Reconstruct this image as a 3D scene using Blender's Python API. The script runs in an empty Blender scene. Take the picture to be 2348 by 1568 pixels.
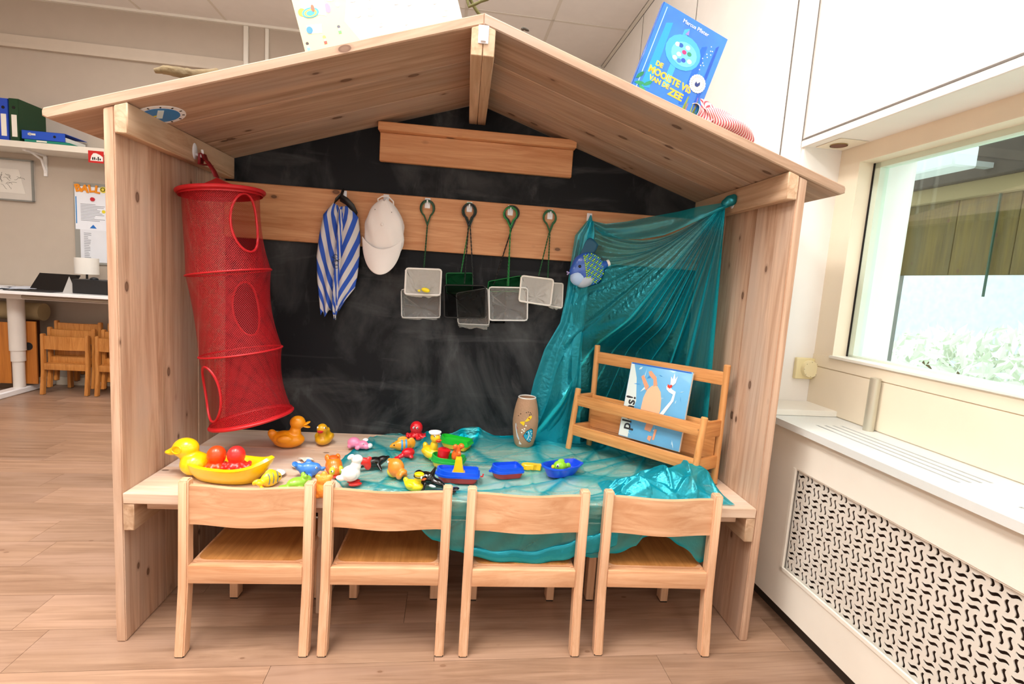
import bpy, bmesh, math, random
import numpy as np
from mathutils import Vector, Matrix, Euler
random.seed(4); PI=math.pi
C=bpy.context.scene.collection
S=bpy.context.scene
# ---------------------------------------------------------------- camera
F=1171.632; CAM=Vector((-.0173,-1.5738,1.1986)); YAW,PIT,ROL=.0979,-.1174,.0675
def _basis():
    f=Vector((math.sin(YAW)*math.cos(PIT),math.cos(YAW)*math.cos(PIT),math.sin(PIT)))
    r=Vector((math.cos(YAW),-math.sin(YAW),0)); u=r.cross(f)
    return math.cos(ROL)*r+math.sin(ROL)*u, -math.sin(ROL)*r+math.cos(ROL)*u, f
CR,CU,CF=_basis()
cd=bpy.data.cameras.new('camera'); cam=bpy.data.objects.new('camera',cd); C.objects.link(cam)
cd.sensor_width=36; cd.lens=36*F/2348; cd.clip_start=.02
m=Matrix((CR,CU,-CF)).transposed().to_4x4(); m.translation=CAM; cam.matrix_world=m; S.camera=cam
# ---------------------------------------------------------------- world, lights, exposure
S.view_settings.view_transform='Standard'; S.view_settings.look='None'; S.view_settings.gamma=1
S.view_settings.use_curve_mapping=False
S.view_settings.exposure=0.14
W=bpy.data.worlds.new('world'); S.world=W; W.use_nodes=True
W.node_tree.nodes['Background'].inputs[0].default_value=(.86,.95,1,1); W.node_tree.nodes['Background'].inputs[1].default_value=3.0
S.cycles.max_bounces=10; S.cycles.transparent_max_bounces=24; S.cycles.diffuse_bounces=5
ROOM=math.radians(1.8)
RM=Matrix.Rotation(ROOM,4,'Z')
def area(name,loc,sx,sy,energy,rot=(0,0,0),col=(1,.97,.93)):
    l=bpy.data.lights.new(name,'AREA'); l.shape='RECTANGLE'; l.size=sx; l.size_y=sy; l.energy=energy; l.color=col
    o=bpy.data.objects.new(name,l); C.objects.link(o); o.location=RM@Vector(loc); o.rotation_euler=rot; return o
for i,(x,y) in enumerate([(-2.6,-2.6),(-.9,-2.6),(.55,-2.6),(-2.6,-.7),(-.9,-.7),(.55,-.75),(-2.6,1.9),(-.6,1.9)]):
    area('ceiling_lamp_light',(x,y,3.2),.62,1.25,(13 if y<-2 else (22 if x>0 else 62) if y<0 else 16))
area('added_ceiling_fill',(-.9,-1.0,2.75),2.6,.25,55,(PI,0,0))  # both uplights are added fill without a known lamp, to brighten the ceiling
area('added_ceiling_fill',(-.6,.9,2.8),2.6,.25,30,(PI,0,0))
# daylight coming in through the large windows behind the photographer (front wall is glazed there)
area('window_daylight',(-1.1,-3.9,1.7),3.6,1.7,18,(math.radians(90),0,0),(.93,.97,1))
# ---------------------------------------------------------------- helpers
def at(px,py,n,d):
    n=Vector(n); r=CR*(px-1174)/F-CU*(py-784)/F+CF
    return CAM+r*((d-n.dot(CAM))/n.dot(r))
def aty(px,py,y): return at(px,py,(0,1,0),y)
def atz(px,py,z): return at(px,py,(0,0,1),z)
def lin(c):
    if isinstance(c,str): c=[int(c[i:i+2],16)/255 for i in (0,2,4)]
    return tuple(((x/12.92) if x<=.04045 else ((x+.055)/1.055)**2.4) for x in c)+(1,)
MC={}
def mat(col,rough=.5,metal=0,spec=.5,sss=0,name=None,bump=0,bscale=60,var=0,alpha=1,trans=0,emit=0,coat=0):
    k=(col,rough,metal,spec,sss,bump,bscale,var,alpha,trans,emit,coat)
    if k in MC: return MC[k]
    m=bpy.data.materials.new(name or 'surface'); m.use_nodes=True; nt=m.node_tree; b=nt.nodes['Principled BSDF']
    b.inputs['Base Color'].default_value=lin(col); b.inputs['Roughness'].default_value=rough; b.inputs['Metallic'].default_value=metal
    b.inputs['Specular IOR Level'].default_value=spec; b.inputs['Alpha'].default_value=alpha; b.inputs['Transmission Weight'].default_value=trans
    b.inputs['Coat Weight'].default_value=coat
    if sss: b.inputs['Subsurface Weight'].default_value=sss; b.inputs['Subsurface Radius'].default_value=(.02,.01,.005); b.inputs['Subsurface Scale'].default_value=.5
    if emit: b.inputs['Emission Color'].default_value=lin(col); b.inputs['Emission Strength'].default_value=emit
    tc=nt.nodes.new('ShaderNodeTexCoord'); n=nt.nodes.new('ShaderNodeTexNoise'); n.inputs['Scale'].default_value=bscale; n.inputs['Detail'].default_value=4
    nt.links.new(tc.outputs['Object'],n.inputs['Vector'])
    if bump:
        bp=nt.nodes.new('ShaderNodeBump'); bp.inputs['Strength'].default_value=bump; bp.inputs['Distance'].default_value=.002
        nt.links.new(n.outputs['Fac'],bp.inputs['Height']); nt.links.new(bp.outputs['Normal'],b.inputs['Normal'])
    v=var or .03
    n2=nt.nodes.new('ShaderNodeTexNoise'); n2.inputs['Scale'].default_value=9; nt.links.new(tc.outputs['Object'],n2.inputs['Vector'])
    mx=nt.nodes.new('ShaderNodeMix'); mx.data_type='RGBA'; mx.blend_type='MIX'
    c=lin(col); mx.inputs[6].default_value=tuple(max(0,x*(1-v*2)) for x in c[:3])+(1,); mx.inputs[7].default_value=tuple(min(1,x*(1+v)) for x in c[:3])+(1,)
    nt.links.new(n2.outputs['Fac'],mx.inputs[0]); nt.links.new(mx.outputs[2],b.inputs['Base Color'])
    MC[k]=m; return m
def wood(name,light,dark,axis=0,rough=.6,knots=.1,cross=22,along=1.3,bump=.25,tint=.10,knotcol='5a3a28',grey=None):
    m=bpy.data.materials.new(name); m.use_nodes=True; nt=m.node_tree; N=nt.nodes; L=nt.links; b=N['Principled BSDF']
    tc=N.new('ShaderNodeTexCoord'); oi=N.new('ShaderNodeObjectInfo')
    ml=N.new('ShaderNodeMath'); ml.operation='MULTIPLY'; ml.inputs[1].default_value=37.; L.new(oi.outputs['Random'],ml.inputs[0])
    ad=N.new('ShaderNodeVectorMath'); ad.operation='ADD'; L.new(tc.outputs['Object'],ad.inputs[0]); L.new(ml.outputs[0],ad.inputs[1])
    def mp(s):
        q=N.new('ShaderNodeMapping'); q.inputs['Scale'].default_value=s; L.new(ad.outputs[0],q.inputs['Vector']); return q
    sc=[cross]*3; sc[axis]=along
    q=mp(sc); n=N.new('ShaderNodeTexNoise'); n.inputs['Scale'].default_value=1; n.inputs['Detail'].default_value=7; n.inputs['Roughness'].default_value=.65; n.inputs['Distortion'].default_value=1.1; L.new(q.outputs[0],n.inputs['Vector'])
    r=N.new('ShaderNodeValToRGB'); r.color_ramp.elements[0].position=.32; r.color_ramp.elements[1].position=.62
    r.color_ramp.elements[0].color=lin(dark); r.color_ramp.elements[1].color=lin(light); L.new(n.outputs['Fac'],r.inputs['Fac'])
    out=r.outputs[0]
    def mix(a,bcol,fac,blend='MIX'):
        x=N.new('ShaderNodeMix'); x.data_type='RGBA'; x.blend_type=blend
        if isinstance(fac,float): x.inputs[0].default_value=fac
        else: L.new(fac,x.inputs[0])
        L.new(a,x.inputs[6])
        if isinstance(bcol,tuple): x.inputs[7].default_value=bcol
        else: L.new(bcol,x.inputs[7])
        return x.outputs[2]
    if grey:
        n4=N.new('ShaderNodeTexNoise'); n4.inputs['Scale'].default_value=1; n4.inputs['Detail'].default_value=3
        s2=[7]*3; s2[axis]=1.6; L.new(mp(s2).outputs[0],n4.inputs['Vector'])
        rr=N.new('ShaderNodeValToRGB'); rr.color_ramp.elements[0].position=.45; rr.color_ramp.elements[1].position=.68; L.new(n4.outputs['Fac'],rr.inputs['Fac'])
        rr.color_ramp.elements[1].color=(.75,.75,.75,1)
        out=mix(out,lin(grey),rr.outputs[0])
    # growth-ring lines
    s3=[cross*.45]*3; s3[axis]=along*.5
    w=N.new('ShaderNodeTexNoise'); w.inputs['Scale'].default_value=1; w.inputs['Detail'].default_value=1.5; L.new(mp(s3).outputs[0],w.inputs['Vector'])
    mm=N.new('ShaderNodeMath'); mm.operation='MULTIPLY'; mm.inputs[1].default_value=9; L.new(w.outputs['Fac'],mm.inputs[0])
    fr=N.new('ShaderNodeMath'); fr.operation='PINGPONG'; fr.inputs[1].default_value=.5; L.new(mm.outputs[0],fr.inputs[0])
    r2=N.new('ShaderNodeValToRGB'); r2.color_ramp.elements[0].position=.0; r2.color_ramp.elements[0].color=(.34,.34,.34,1); r2.color_ramp.elements[1].position=.16; r2.color_ramp.elements[1].color=(0,0,0,1); L.new(fr.outputs[0],r2.inputs['Fac'])
    out=mix(out,lin(dark),r2.outputs[0])
    if tint:
        x=N.new('ShaderNodeMapRange'); L.new(oi.outputs['Random'],x.inputs[0]); x.inputs[3].default_value=1-tint; x.inputs[4].default_value=1+tint*.6
        cc=N.new('ShaderNodeCombineColor'); [L.new(x.outputs[0],cc.inputs[i]) for i in range(3)]
        out=mix(out,cc.outputs[0],1.0,'MULTIPLY')
    if knots:
        s4=[11.]*3; s4[axis]=6.
        v=N.new('ShaderNodeTexVoronoi'); v.inputs['Scale'].default_value=1; L.new(mp(s4).outputs[0],v.inputs['Vector'])
        k=N.new('ShaderNodeValToRGB'); e=k.color_ramp.elements; e[0].position=knots*.45; e[0].color=(.75,.75,.75,1); e[1].position=knots*1.5; e[1].color=(0,0,0,1)
        a=e.new(knots*.85); a.color=(.9,.9,.9,1); a=e.new(knots*1.0); a.color=(.3,.3,.3,1)
        L.new(v.outputs['Distance'],k.inputs['Fac']); out=mix(out,lin(knotcol),k.outputs[0])
    L.new(out,b.inputs['Base Color']); b.inputs['Roughness'].default_value=rough; b.inputs['Specular IOR Level'].default_value=.4
    bp=N.new('ShaderNodeBump'); bp.inputs['Strength'].default_value=bump; bp.inputs['Distance'].default_value=.0015; L.new(n.outputs['Fac'],bp.inputs['Height']); L.new(bp.outputs[0],b.inputs['Normal'])
    return m
class MB:
    def __init__(s): s.bm=bmesh.new()
    def _x(s,verts,M):
        if M is not None: bmesh.ops.transform(s.bm,matrix=M,verts=verts)
        return s
    def box(s,lo,hi,M=None,bev=0,seg=1):
        lo=Vector(lo);hi=Vector(hi); r=bmesh.ops.create_cube(s.bm,size=1)['verts']
        T=Matrix.Translation((lo+hi)/2)@Matrix.Diagonal((*(hi-lo),1))
        bmesh.ops.transform(s.bm,matrix=T,verts=r)
        if bev:
            es=list({e for v in r for e in v.link_edges}); res=bmesh.ops.bevel(s.bm,geom=es,offset=bev,segments=seg,affect='EDGES',profile=.5)
            r=list({v for f in res['faces'] for v in f.verts})
        return s._x(r,M)
    def ell(s,c,r,rot=(0,0,0),seg=16,M=None):
        v=bmesh.ops.create_uvsphere(s.bm,u_segments=seg,v_segments=max(6,seg*2//3),radius=1)['verts']
        rr=r if hasattr(r,'__len__') else (r,r,r)
        T=Matrix.Translation(c)@Euler([math.radians(a) for a in rot]).to_matrix().to_4x4()@Matrix.Diagonal((*rr,1))
        bmesh.ops.transform(s.bm,matrix=T,verts=v); return s._x(v,M)
    def cone(s,p0,p1,r0,r1=None,seg=14,cap=True,M=None):
        p0=Vector(p0);p1=Vector(p1); d=p1-p0; r1=r0 if r1 is None else r1
        v=bmesh.ops.create_cone(s.bm,cap_ends=cap,segments=seg,radius1=max(r0,1e-5),radius2=max(r1,1e-5),depth=d.length)['verts']
        T=Matrix.Translation((p0+p1)/2)@d.to_track_quat('Z','Y').to_matrix().to_4x4(); bmesh.ops.transform(s.bm,matrix=T,verts=v); return s._x(v,M)
    def tube(s,pts,r,seg=6,closed=False,rr=None):
        pts=[Vector(p) for p in pts]; n=len(pts); rings=[]; up=Vector((.13,.31,.94)).normalized()
        for i,p in enumerate(pts):
            a=pts[(i-1)%n] if (closed or i>0) else p; b=pts[(i+1)%n] if (closed or i<n-1) else p
            t=(b-a).normalized(); x=t.cross(up)
            if x.length<.05: x=t.cross(Vector((1,0,0)))
            x.normalize(); y=t.cross(x); q=rr[i] if rr else r
            rings.append([s.bm.verts.new(p+q*(math.cos(2*PI*k/seg)*x+math.sin(2*PI*k/seg)*y)) for k in range(seg)])
        for i in range(n if closed else n-1):
            A=rings[i];B=rings[(i+1)%n]
            for k in range(seg): s.bm.faces.new((A[k],A[(k+1)%seg],B[(k+1)%seg],B[k]))
        if not closed: s.bm.faces.new(rings[0][::-1]); s.bm.faces.new(rings[-1])
        return s
    def lathe(s,prof,seg=28,c=(0,0,0),cap=True,M=None):
        vs=[]; rings=[]
        for r,z in prof:
            R=[s.bm.verts.new((c[0]+r*math.cos(2*PI*k/seg),c[1]+r*math.sin(2*PI*k/seg),c[2]+z)) for k in range(seg)]; rings.append(R); vs+=R
        for A,B in zip(rings,rings[1:]):
            for k in range(seg): s.bm.faces.new((A[k],A[(k+1)%seg],B[(k+1)%seg],B[k]))
        if cap: s.bm.faces.new(rings[0][::-1]); s.bm.faces.new(rings[-1])
        return s._x(vs,M)
    def loft(s,rings,cap=(True,True),M=None):
        R=[[s.bm.verts.new(p) for p in ring] for ring in rings]; n=len(R[0])
        for A,B in zip(R,R[1:]):
            for k in range(n): s.bm.faces.new((A[k],A[(k+1)%n],B[(k+1)%n],B[k]))
        if cap[0]: s.bm.faces.new(R[0][::-1])
        if cap[1]: s.bm.faces.new(R[-1])
        return s._x([v for r in R for v in r],M)
    def prism(s,poly,t,M=None):
        n=len(poly); A=[s.bm.verts.new((p[0],p[1],0)) for p in poly]; B=[s.bm.verts.new((p[0],p[1],t)) for p in poly]
        s.bm.faces.new(A[::-1]); s.bm.faces.new(B)
        for k in range(n): s.bm.faces.new((A[k],A[(k+1)%n],B[(k+1)%n],B[k]))
        return s._x(A+B,M)
    def grid(s,P,closeu=False):
        V=[[s.bm.verts.new(p) for p in row] for row in P]
        for a,b in zip(V,V[1:]):
            n=len(a)
            for k in range(n if closeu else n-1): s.bm.faces.new((a[k],a[(k+1)%n],b[(k+1)%n],b[k]))
        return s
    def build(s,name,m,parent=None,smooth=True,ang=40,remesh=0,solid=0,loc=None,rot=None):
        bmesh.ops.recalc_face_normals(s.bm,faces=s.bm.faces)
        me=bpy.data.meshes.new(name); s.bm.to_mesh(me); s.bm.free(); me.materials.append(m)
        o=bpy.data.objects.new(name,me); C.objects.link(o)
        if remesh:
            d=o.modifiers.new('fuse','REMESH'); d.mode='VOXEL'; d.voxel_size=remesh; d.use_smooth_shade=True
            q=o.modifiers.new('soften','SMOOTH'); q.factor=.6; q.iterations=4
        if solid: d=o.modifiers.new('thickness','SOLIDIFY'); d.thickness=solid
        if smooth:
            me.polygons.foreach_set('use_smooth',[True]*len(me.polygons))
            if not remesh: me.set_sharp_from_angle(angle=math.radians(ang))
        if parent: o.parent=parent
        if loc is not None: o.location=loc
        if rot is not None: o.rotation_euler=rot
        return o
def tag(o,label=None,cat=None,group=None,kind=None):
    if label: o['label']=label
    if cat: o['category']=cat
    if group: o['group']=group
    if kind: o['kind']=kind
    return o
def thing(name,label,cat,loc=(0,0,0),rot=(0,0,0),group=None,scale=1):
    o=bpy.data.objects.new(name,None); C.objects.link(o); o.location=loc; o.rotation_euler=rot; o.scale=(scale,)*3; o.empty_display_size=.05
    return tag(o,label,cat,group)
def room(o): o.rotation_euler=(0,0,ROOM); return o
def struct(name,mb,m,**k): o=mb.build(name,m,**k); o['kind']='structure'; return room(o)
def dup(o,parent=None):
    c=o.copy(); C.objects.link(c); c.parent=parent
    for ch in o.children: dup(ch,c)
    return c
def frame(ex,ey,ez,o): m=Matrix((Vector(ex),Vector(ey),Vector(ez))).transposed().to_4x4(); m.translation=Vector(o); return m
def text(name,body,size,m,parent,M,ext=.0004,off=0,bold=0,sx=1):
    cu=bpy.data.curves.new(name,'FONT'); cu.body=body; cu.size=size; cu.extrude=ext; cu.offset=bold; cu.align_x='CENTER'; cu.align_y='CENTER'; cu.resolution_u=3
    t=bpy.data.objects.new(name,cu); C.objects.link(t); dg=bpy.context.evaluated_depsgraph_get(); me=bpy.data.meshes.new_from_object(t.evaluated_get(dg)); bpy.data.objects.remove(t)
    me.transform(M@Matrix.Diagonal((sx,1,1,1))); me.materials.clear(); me.materials.append(m); o=bpy.data.objects.new(name,me); C.objects.link(o); o.parent=parent; return o
# ---------------------------------------------------------------- materials
M_wall=mat('d9d2c8',.75,name='wall_paint',bump=.05); M_trim=mat('e9e6dd',.35,name='trim_paint',bump=.06,bscale=25); M_cream=mat('ebe2cf',.45,name='cream_paint',bump=.08,bscale=20)
M_tile=mat('ece8e4',.9,name='ceiling_tile',bump=.3,bscale=300); M_white=mat('f2f2f2',.35,name='white_plastic'); M_black=mat('101010',.45,name='black')
M_dark=mat('15110f',.9,name='dark_void'); M_metal=mat('b8b8b4',.3,metal=1,name='metal')
WX=wood('scaffold_wood_x','d9bda6','b89378',0,grey='c4b2a6'); WY=wood('scaffold_wood_y','d6b496','a98463',1,grey='c4ab90'); WZ=wood('scaffold_wood_z','d0ae94','a27b60',2,tint=.16,grey='bfa998')
WR=wood('roof_wood','c6a68e','9c7c63',0,grey='b09c8e',knots=.12); WT=wood('table_wood','e2c8b2','c9a78c',0,grey='d6c8c0',knots=.07)
WO=wood('shelf_wood','d8a276','bd8054',0,knots=.1,along=2,cross=40); WE=wood('edge_wood','ddae84','b98560',0,knots=.09)
WB=wood('beech','e4ba98','cf9f7a',2,rough=.35,knots=0,cross=60,along=2.2,bump=.08,tint=.05); WBX=wood('beech_x','e2b590','c79068',0,rough=.22,knots=0,cross=24,along=1.6,bump=.06,tint=.05)
WS=wood('beech_seat','c98c50','a86e38',1,rough=.3,knots=0,cross=30,along=3,bump=.05,tint=.05)
WRK=wood('rack_pine','dd9f62','bf7d43',0,rough=.4,knots=.05,cross=60,along=2.5,bump=.1); WRKZ=wood('rack_pine_z','dfa368','c48448',2,rough=.4,knots=0,cross=50,along=3,bump=.1)
WF=wood('floor_vinyl','ad8c74','8a6a54',0,rough=.34,knots=.06,cross=26,along=1.5,bump=.1,tint=.2,knotcol='7b5a46',grey='ae8e7a')
def chalk():
    m=bpy.data.materials.new('blackboard'); m.use_nodes=True; nt=m.node_tree; N=nt.nodes; L=nt.links; b=N['Principled BSDF']
    tc=N.new('ShaderNodeTexCoord'); f=[]
    for s,d,lo,hi in (((1.6,1,1.1),7,.48,.85),((.9,1,5),5,.56,.95),((6,1,2.2),5,.58,1.0)):
        q=N.new('ShaderNodeMapping'); q.inputs['Scale'].default_value=s; L.new(tc.outputs['Object'],q.inputs[0])
        n=N.new('ShaderNodeTexNoise'); n.inputs['Scale'].default_value=1.6; n.inputs['Detail'].default_value=d; n.inputs['Roughness'].default_value=.6; n.inputs['Distortion'].default_value=.8; L.new(q.outputs[0],n.inputs[0])
        r=N.new('ShaderNodeMapRange'); r.inputs[1].default_value=lo; r.inputs[2].default_value=hi; L.new(n.outputs[0],r.inputs[0]); f.append(r.outputs[0])
    a=N.new('ShaderNodeMath'); a.operation='ADD'; L.new(f[0],a.inputs[0]); L.new(f[1],a.inputs[1]); a2=N.new('ShaderNodeMath'); a2.operation='ADD'; L.new(a.outputs[0],a2.inputs[0]); L.new(f[2],a2.inputs[1]); a2.use_clamp=True
    x=N.new('ShaderNodeMix'); x.data_type='RGBA'; x.inputs[6].default_value=(.006,.007,.0095,1); x.inputs[7].default_value=(.10,.105,.11,1); L.new(a2.outputs[0],x.inputs[0]); L.new(x.outputs[2],b.inputs['Base Color'])
    b.inputs['Roughness'].default_value=.55; b.inputs['Specular IOR Level'].default_value=.18; return m
M_board=chalk()
def fabric(name,col,base=.42,edge=.9,rough=.28,spark=1,tr0=.55,fold_sheen_col=None):
    m=bpy.data.materials.new(name); m.use_nodes=True; nt=m.node_tree; N=nt.nodes; L=nt.links; N.remove(N['Principled BSDF']); out=N['Material Output']
    lw=N.new('ShaderNodeLayerWeight'); lw.inputs[0].default_value=.45
    mr=N.new('ShaderNodeMapRange'); mr.inputs[3].default_value=base; mr.inputs[4].default_value=edge; L.new(lw.outputs['Facing'],mr.inputs[0])
    df=N.new('ShaderNodeBsdfDiffuse'); df.inputs[0].default_value=lin(col); tl=N.new('ShaderNodeBsdfTranslucent'); tl.inputs[0].default_value=lin(col)
    gl=N.new('ShaderNodeBsdfGlossy'); gl.inputs[0].default_value=tuple(min(1,c*1.6+.10) for c in lin(col)[:3])+(1,); gl.inputs['Roughness'].default_value=rough
    tc=N.new('ShaderNodeTexCoord'); n=N.new('ShaderNodeTexNoise'); n.inputs['Scale'].default_value=70; n.inputs['Detail'].default_value=3; L.new(tc.outputs['Object'],n.inputs[0])
    bp=N.new('ShaderNodeBump'); bp.inputs['Strength'].default_value=.7; bp.inputs['Distance'].default_value=.004; L.new(n.outputs[0],bp.inputs['Height'])
    for s in (df,gl): L.new(bp.outputs[0],s.inputs['Normal'])
    m1=N.new('ShaderNodeMixShader'); m1.inputs[0].default_value=.35; L.new(df.outputs[0],m1.inputs[1]); L.new(tl.outputs[0],m1.inputs[2])
    m2=N.new('ShaderNodeMixShader'); m2.inputs[0].default_value=min(1,.42*spark); L.new(m1.outputs[0],m2.inputs[1]); L.new(gl.outputs[0],m2.inputs[2])
    tr=N.new('ShaderNodeBsdfTransparent'); c=lin(col); tr.inputs[0].default_value=tuple(tr0+(1-tr0)*x**.6 for x in c[:3])+(1,)
    fa=N.new('ShaderNodeAttribute'); fa.attribute_name='fold'; fm=N.new('ShaderNodeMath'); fm.operation='MULTIPLY_ADD'; fm.inputs[1].default_value=.75; fm.use_clamp=True; L.new(fa.outputs['Fac'],fm.inputs[0]); L.new(mr.outputs[0],fm.inputs[2])
    if fold_sheen_col:
        for s_,k_ in ((df,0),(tl,0),(gl,0)):
            cx=N.new('ShaderNodeMix'); cx.data_type='RGBA'; L.new(fa.outputs['Fac'],cx.inputs[0]); cx.inputs[6].default_value=s_.inputs[0].default_value; cx.inputs[7].default_value=lin(fold_sheen_col); L.new(cx.outputs[2],s_.inputs[0])
    m3=N.new('ShaderNodeMixShader'); L.new(fm.outputs[0],m3.inputs[0]); L.new(tr.outputs[0],m3.inputs[1]); L.new(m2.outputs[0],m3.inputs[2]); L.new(m3.outputs[0],out.inputs[0]); return m
M_org=fabric('teal_organza','12b0c6',.45,.97); M_orgt=fabric('teal_organza_thin','58ccd0',.10,.85,tr0=.86,fold_sheen_col='0c9fb2')
M_netw=fabric('white_netting','e8e6e2',.24,.8,spark=.2); M_netb=fabric('black_netting','0a0a0a',.5,.9,spark=.1); M_netg=fabric('green_netting','0a5a30',.55,.9,spark=.1); M_nets=fabric('fine_white_netting','dedcd6',.8,1,spark=.1)
# ---------------------------------------------------------------- room shell (room frame, turned 1.8 degrees)
ZC=3.27; XU=1.29; XW=1.45; YN=.36; YB=3.45; XL=-5.2; YF=-4.1
# floor with its planks
fl=struct('floor',MB().box((XL,YF,-.05),(XW+.1,YB,-.004)),M_dark)
pw=.183; pl=1.22; nP=0
for j in range(int((YB+1.6)/pw)+1):
    y0=-1.55+j*pw; off=(j*.43+.17*(j%3))%1.0*pl; x=XL-off
    while x<XW:
        a=max(x,XL);b=min(x+pl,XW+.08)
        if b-a>.05:
            MB().box((a+.0006,y0+.0006,-.004),(b-.0006,y0+pw-.0006,0)).build('plank',WF,fl,smooth=False); nP+=1
        x+=pl
MB().box((XL,YF,-.004),(XW+.08,-1.552,0)).build('plank',WF,fl,smooth=False)
# ceiling with tiles
ce=struct('ceiling',MB().box((XL,YF,ZC+.015),(XU+.3,YB+.1,ZC+.06)),M_trim)
g=.683; xs=[.64+g*k for k in range(-9,1)]; ys=[2.69+1.22*k for k in range(-6,2)]
for x0 in xs:
    for y0 in ys:
        a=(max(x0,XL)+.012,max(y0,YF)+.012); b=(min(x0+g,XU-.03)-.012,min(y0+1.22,YB)-.012)
        if b[0]-a[0]>.05 and b[1]-a[1]>.05: MB().box((a[0],a[1],ZC),(b[0],b[1],ZC+.02)).build('tile',M_tile,ce,smooth=False)
gr=MB()
for x0 in xs: gr.box((x0-.012,YF,ZC-.002),(x0+.012,YB,ZC+.016))
for y0 in ys: gr.box((XL,y0-.012,ZC-.002),(XU,y0+.012,ZC+.0155))
gr.build('grid_bar',mat('dcd6cc',.6),ce,smooth=False)
struct('trim_1',MB().box((XU-.035,YF,ZC-.012),(XU-.012,YB,ZC+.014)),M_trim)
struct('trim_2',MB().box((XL,YB-.03,ZC-.02),(XU,YB,ZC+.012)),M_trim)
struct('trim_3',MB().box((XU-.012,YF,ZC-.004),(XU-.001,YB,ZC+.014)),M_dark)
# back wall
wb=struct('wall_back',MB().box((XL,YB,0),(XW+.3,YB+.1,ZC+.06)),mat('b9ad9f',.8,name='wall_beige',bump=.05))
struct('trim_4',MB().box((XL,YB-.035,2.855),(-1.95,YB,2.885)).box((XL,YB-.022,2.885),(-1.95,YB,2.955)),mat('cbbfb0',.6))
for i,(a,b) in enumerate([(-1.955,-1.915),(-1.775,-1.745)]): struct('trim_%d'%(5+i),MB().box((a,YB-.02,0),(b,YB,ZC-.02),bev=.003),M_trim)
struct('baseboard_back',MB().box((XL,YB-.018,0),(XU,YB,.07)),M_cream)
struct('wall_left',MB().box((XL-.1,YF,0),(XL,YB,ZC+.06)),M_wall); struct('wall_front',MB().box((XL,YF-.1,0),(XW+.3,YF,ZC+.06)),M_wall)
# right wall: boarded upper wall flush at XU, window niche down to XW
wr=struct('wall_right',MB().box((XU,YN,0),(XU+.5,YB,ZC+.05)).box((XU,YF,1.80),(XU+.5,YN,ZC+.05)),mat('efece8',.6,name='wall_white',bump=.04))
for (a,b,z0,z1) in [(.51,1.47,.0,ZC-.01),(1.48,2.4,0,ZC-.01),(2.41,3.44,0,ZC-.01),(-1.3,.362,1.83,ZC-.01),(-2.6,-1.31,1.83,ZC-.01),(-4.0,-2.61,1.83,ZC-.01)]:
    MB().box((XU-.008,a,z0),(XU,b,z1),bev=.002).build('wall_panel',mat('f0eeea',.55,name='panel_paint',bump=.05),wr)
MB().box((XU-.008,.378,0),(XU,.50,ZC-.01),bev=.002).build('corner_board',mat('f0eeea',.55),wr)
MB().box((XU-.009,-4.0,1.797),(XU+.001,.372,1.824),bev=.002).build('edge_board',mat('ece8e2',.5),wr)
gv=mat('6f6a64',.9)
for y_ in (.370,.505,1.475,2.405): MB().box((XU-.0085,y_-.0028,(1.80 if y_<.4 else 0)),(XU-.0078,y_+.0028,ZC-.02)).build('groove',gv,wr)
MB().box((XU-.0095,-4,1.8245),(XU-.0078,.366,1.829)).build('groove',gv,wr)
# soffit recess for a lamp
dl=thing('downlight','small round recessed lamp hole in the soffit above the window','lamp',(0,0,0),(0,0,ROOM))
MB().box((1.325,.215,1.7965),(1.44,.345,1.7995),bev=.001).build('plate',M_cream,dl)
MB().lathe([(.030,0),(.030,.004),(.026,.004),(.026,0)],24,(1.375,.285,1.7925),cap=False).build('rim',mat('a08a60',.4),dl)
MB().lathe([(.001,0),(.027,0),(.027,.003),(.001,.003)],24,(1.375,.285,1.7925)).build('bulb',mat('6a3c22',.5),dl)
# window wall with opening y -2.6..0.26, z .99...1.735
OY0,OY1,OZ0,OZ1=-2.6,.258,.99,1.735; M_ww=mat('e8dcc6',.5,name='window_wall_paint',bump=.06)
ww=MB(); ww.box((XW,OY1,.5),(XW+.09,YN,1.8)); ww.box((XW,YF,OZ1),(XW+.09,OY1,1.8)); ww.box((XW,YF,.5),(XW+.09,OY1,OZ0)); ww.box((XW,YF,OZ0),(XW+.09,OY0,OZ1))
ww.box((XW,YF,0),(XW+.09,YN,.5)); wwo=struct('wall_window_side',ww,M_ww)
MB().box((XW-.004,-3.5,.94),(XW,YN,.988),bev=.001).build('board',M_ww,wwo); MB().box((XW-.004,-3.5,.765),(XW,YN,.937),bev=.001).build('board',M_ww,wwo)
win=MB(); t=.018
win.box((XW+.062,OY0,OZ0),(XW+.10,OY0+.03,OZ1)).box((XW+.062,OY1-.012-t,OZ0),(XW+.10,OY1-.0,OZ1)).box((XW+.062,OY0,OZ0),(XW+.10,OY1,OZ0+.012)).box((XW+.062,OY0,OZ1-.02),(XW+.10,OY1,OZ1))
w1=struct('window_1',win,mat('d5e2d2',.4,name='window_frame_paint'))
MB().box((XW-.012,OY0,OZ0-.008),(XW+.065,OY1+.006,OZ0+.004),bev=.003).build('sill',M_trim,w1)
MB().box((XW+.058,OY1-.006,OZ0),(XW+.0635,OY1-.0005,OZ1)).build('gasket',M_dark,w1)
gm=bpy.data.materials.new('window_glass'); gm.use_nodes=True; nt=gm.node_tree; nt.nodes.remove(nt.nodes['Principled BSDF'])
tr=nt.nodes.new('ShaderNodeBsdfTransparent'); tr.inputs[0].default_value=(.95,.98,.97,1); gl=nt.nodes.new('ShaderNodeBsdfGlossy'); gl.inputs['Roughness'].default_value=.0; gl.inputs[0].default_value=(.9,1,.95,1)
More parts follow.
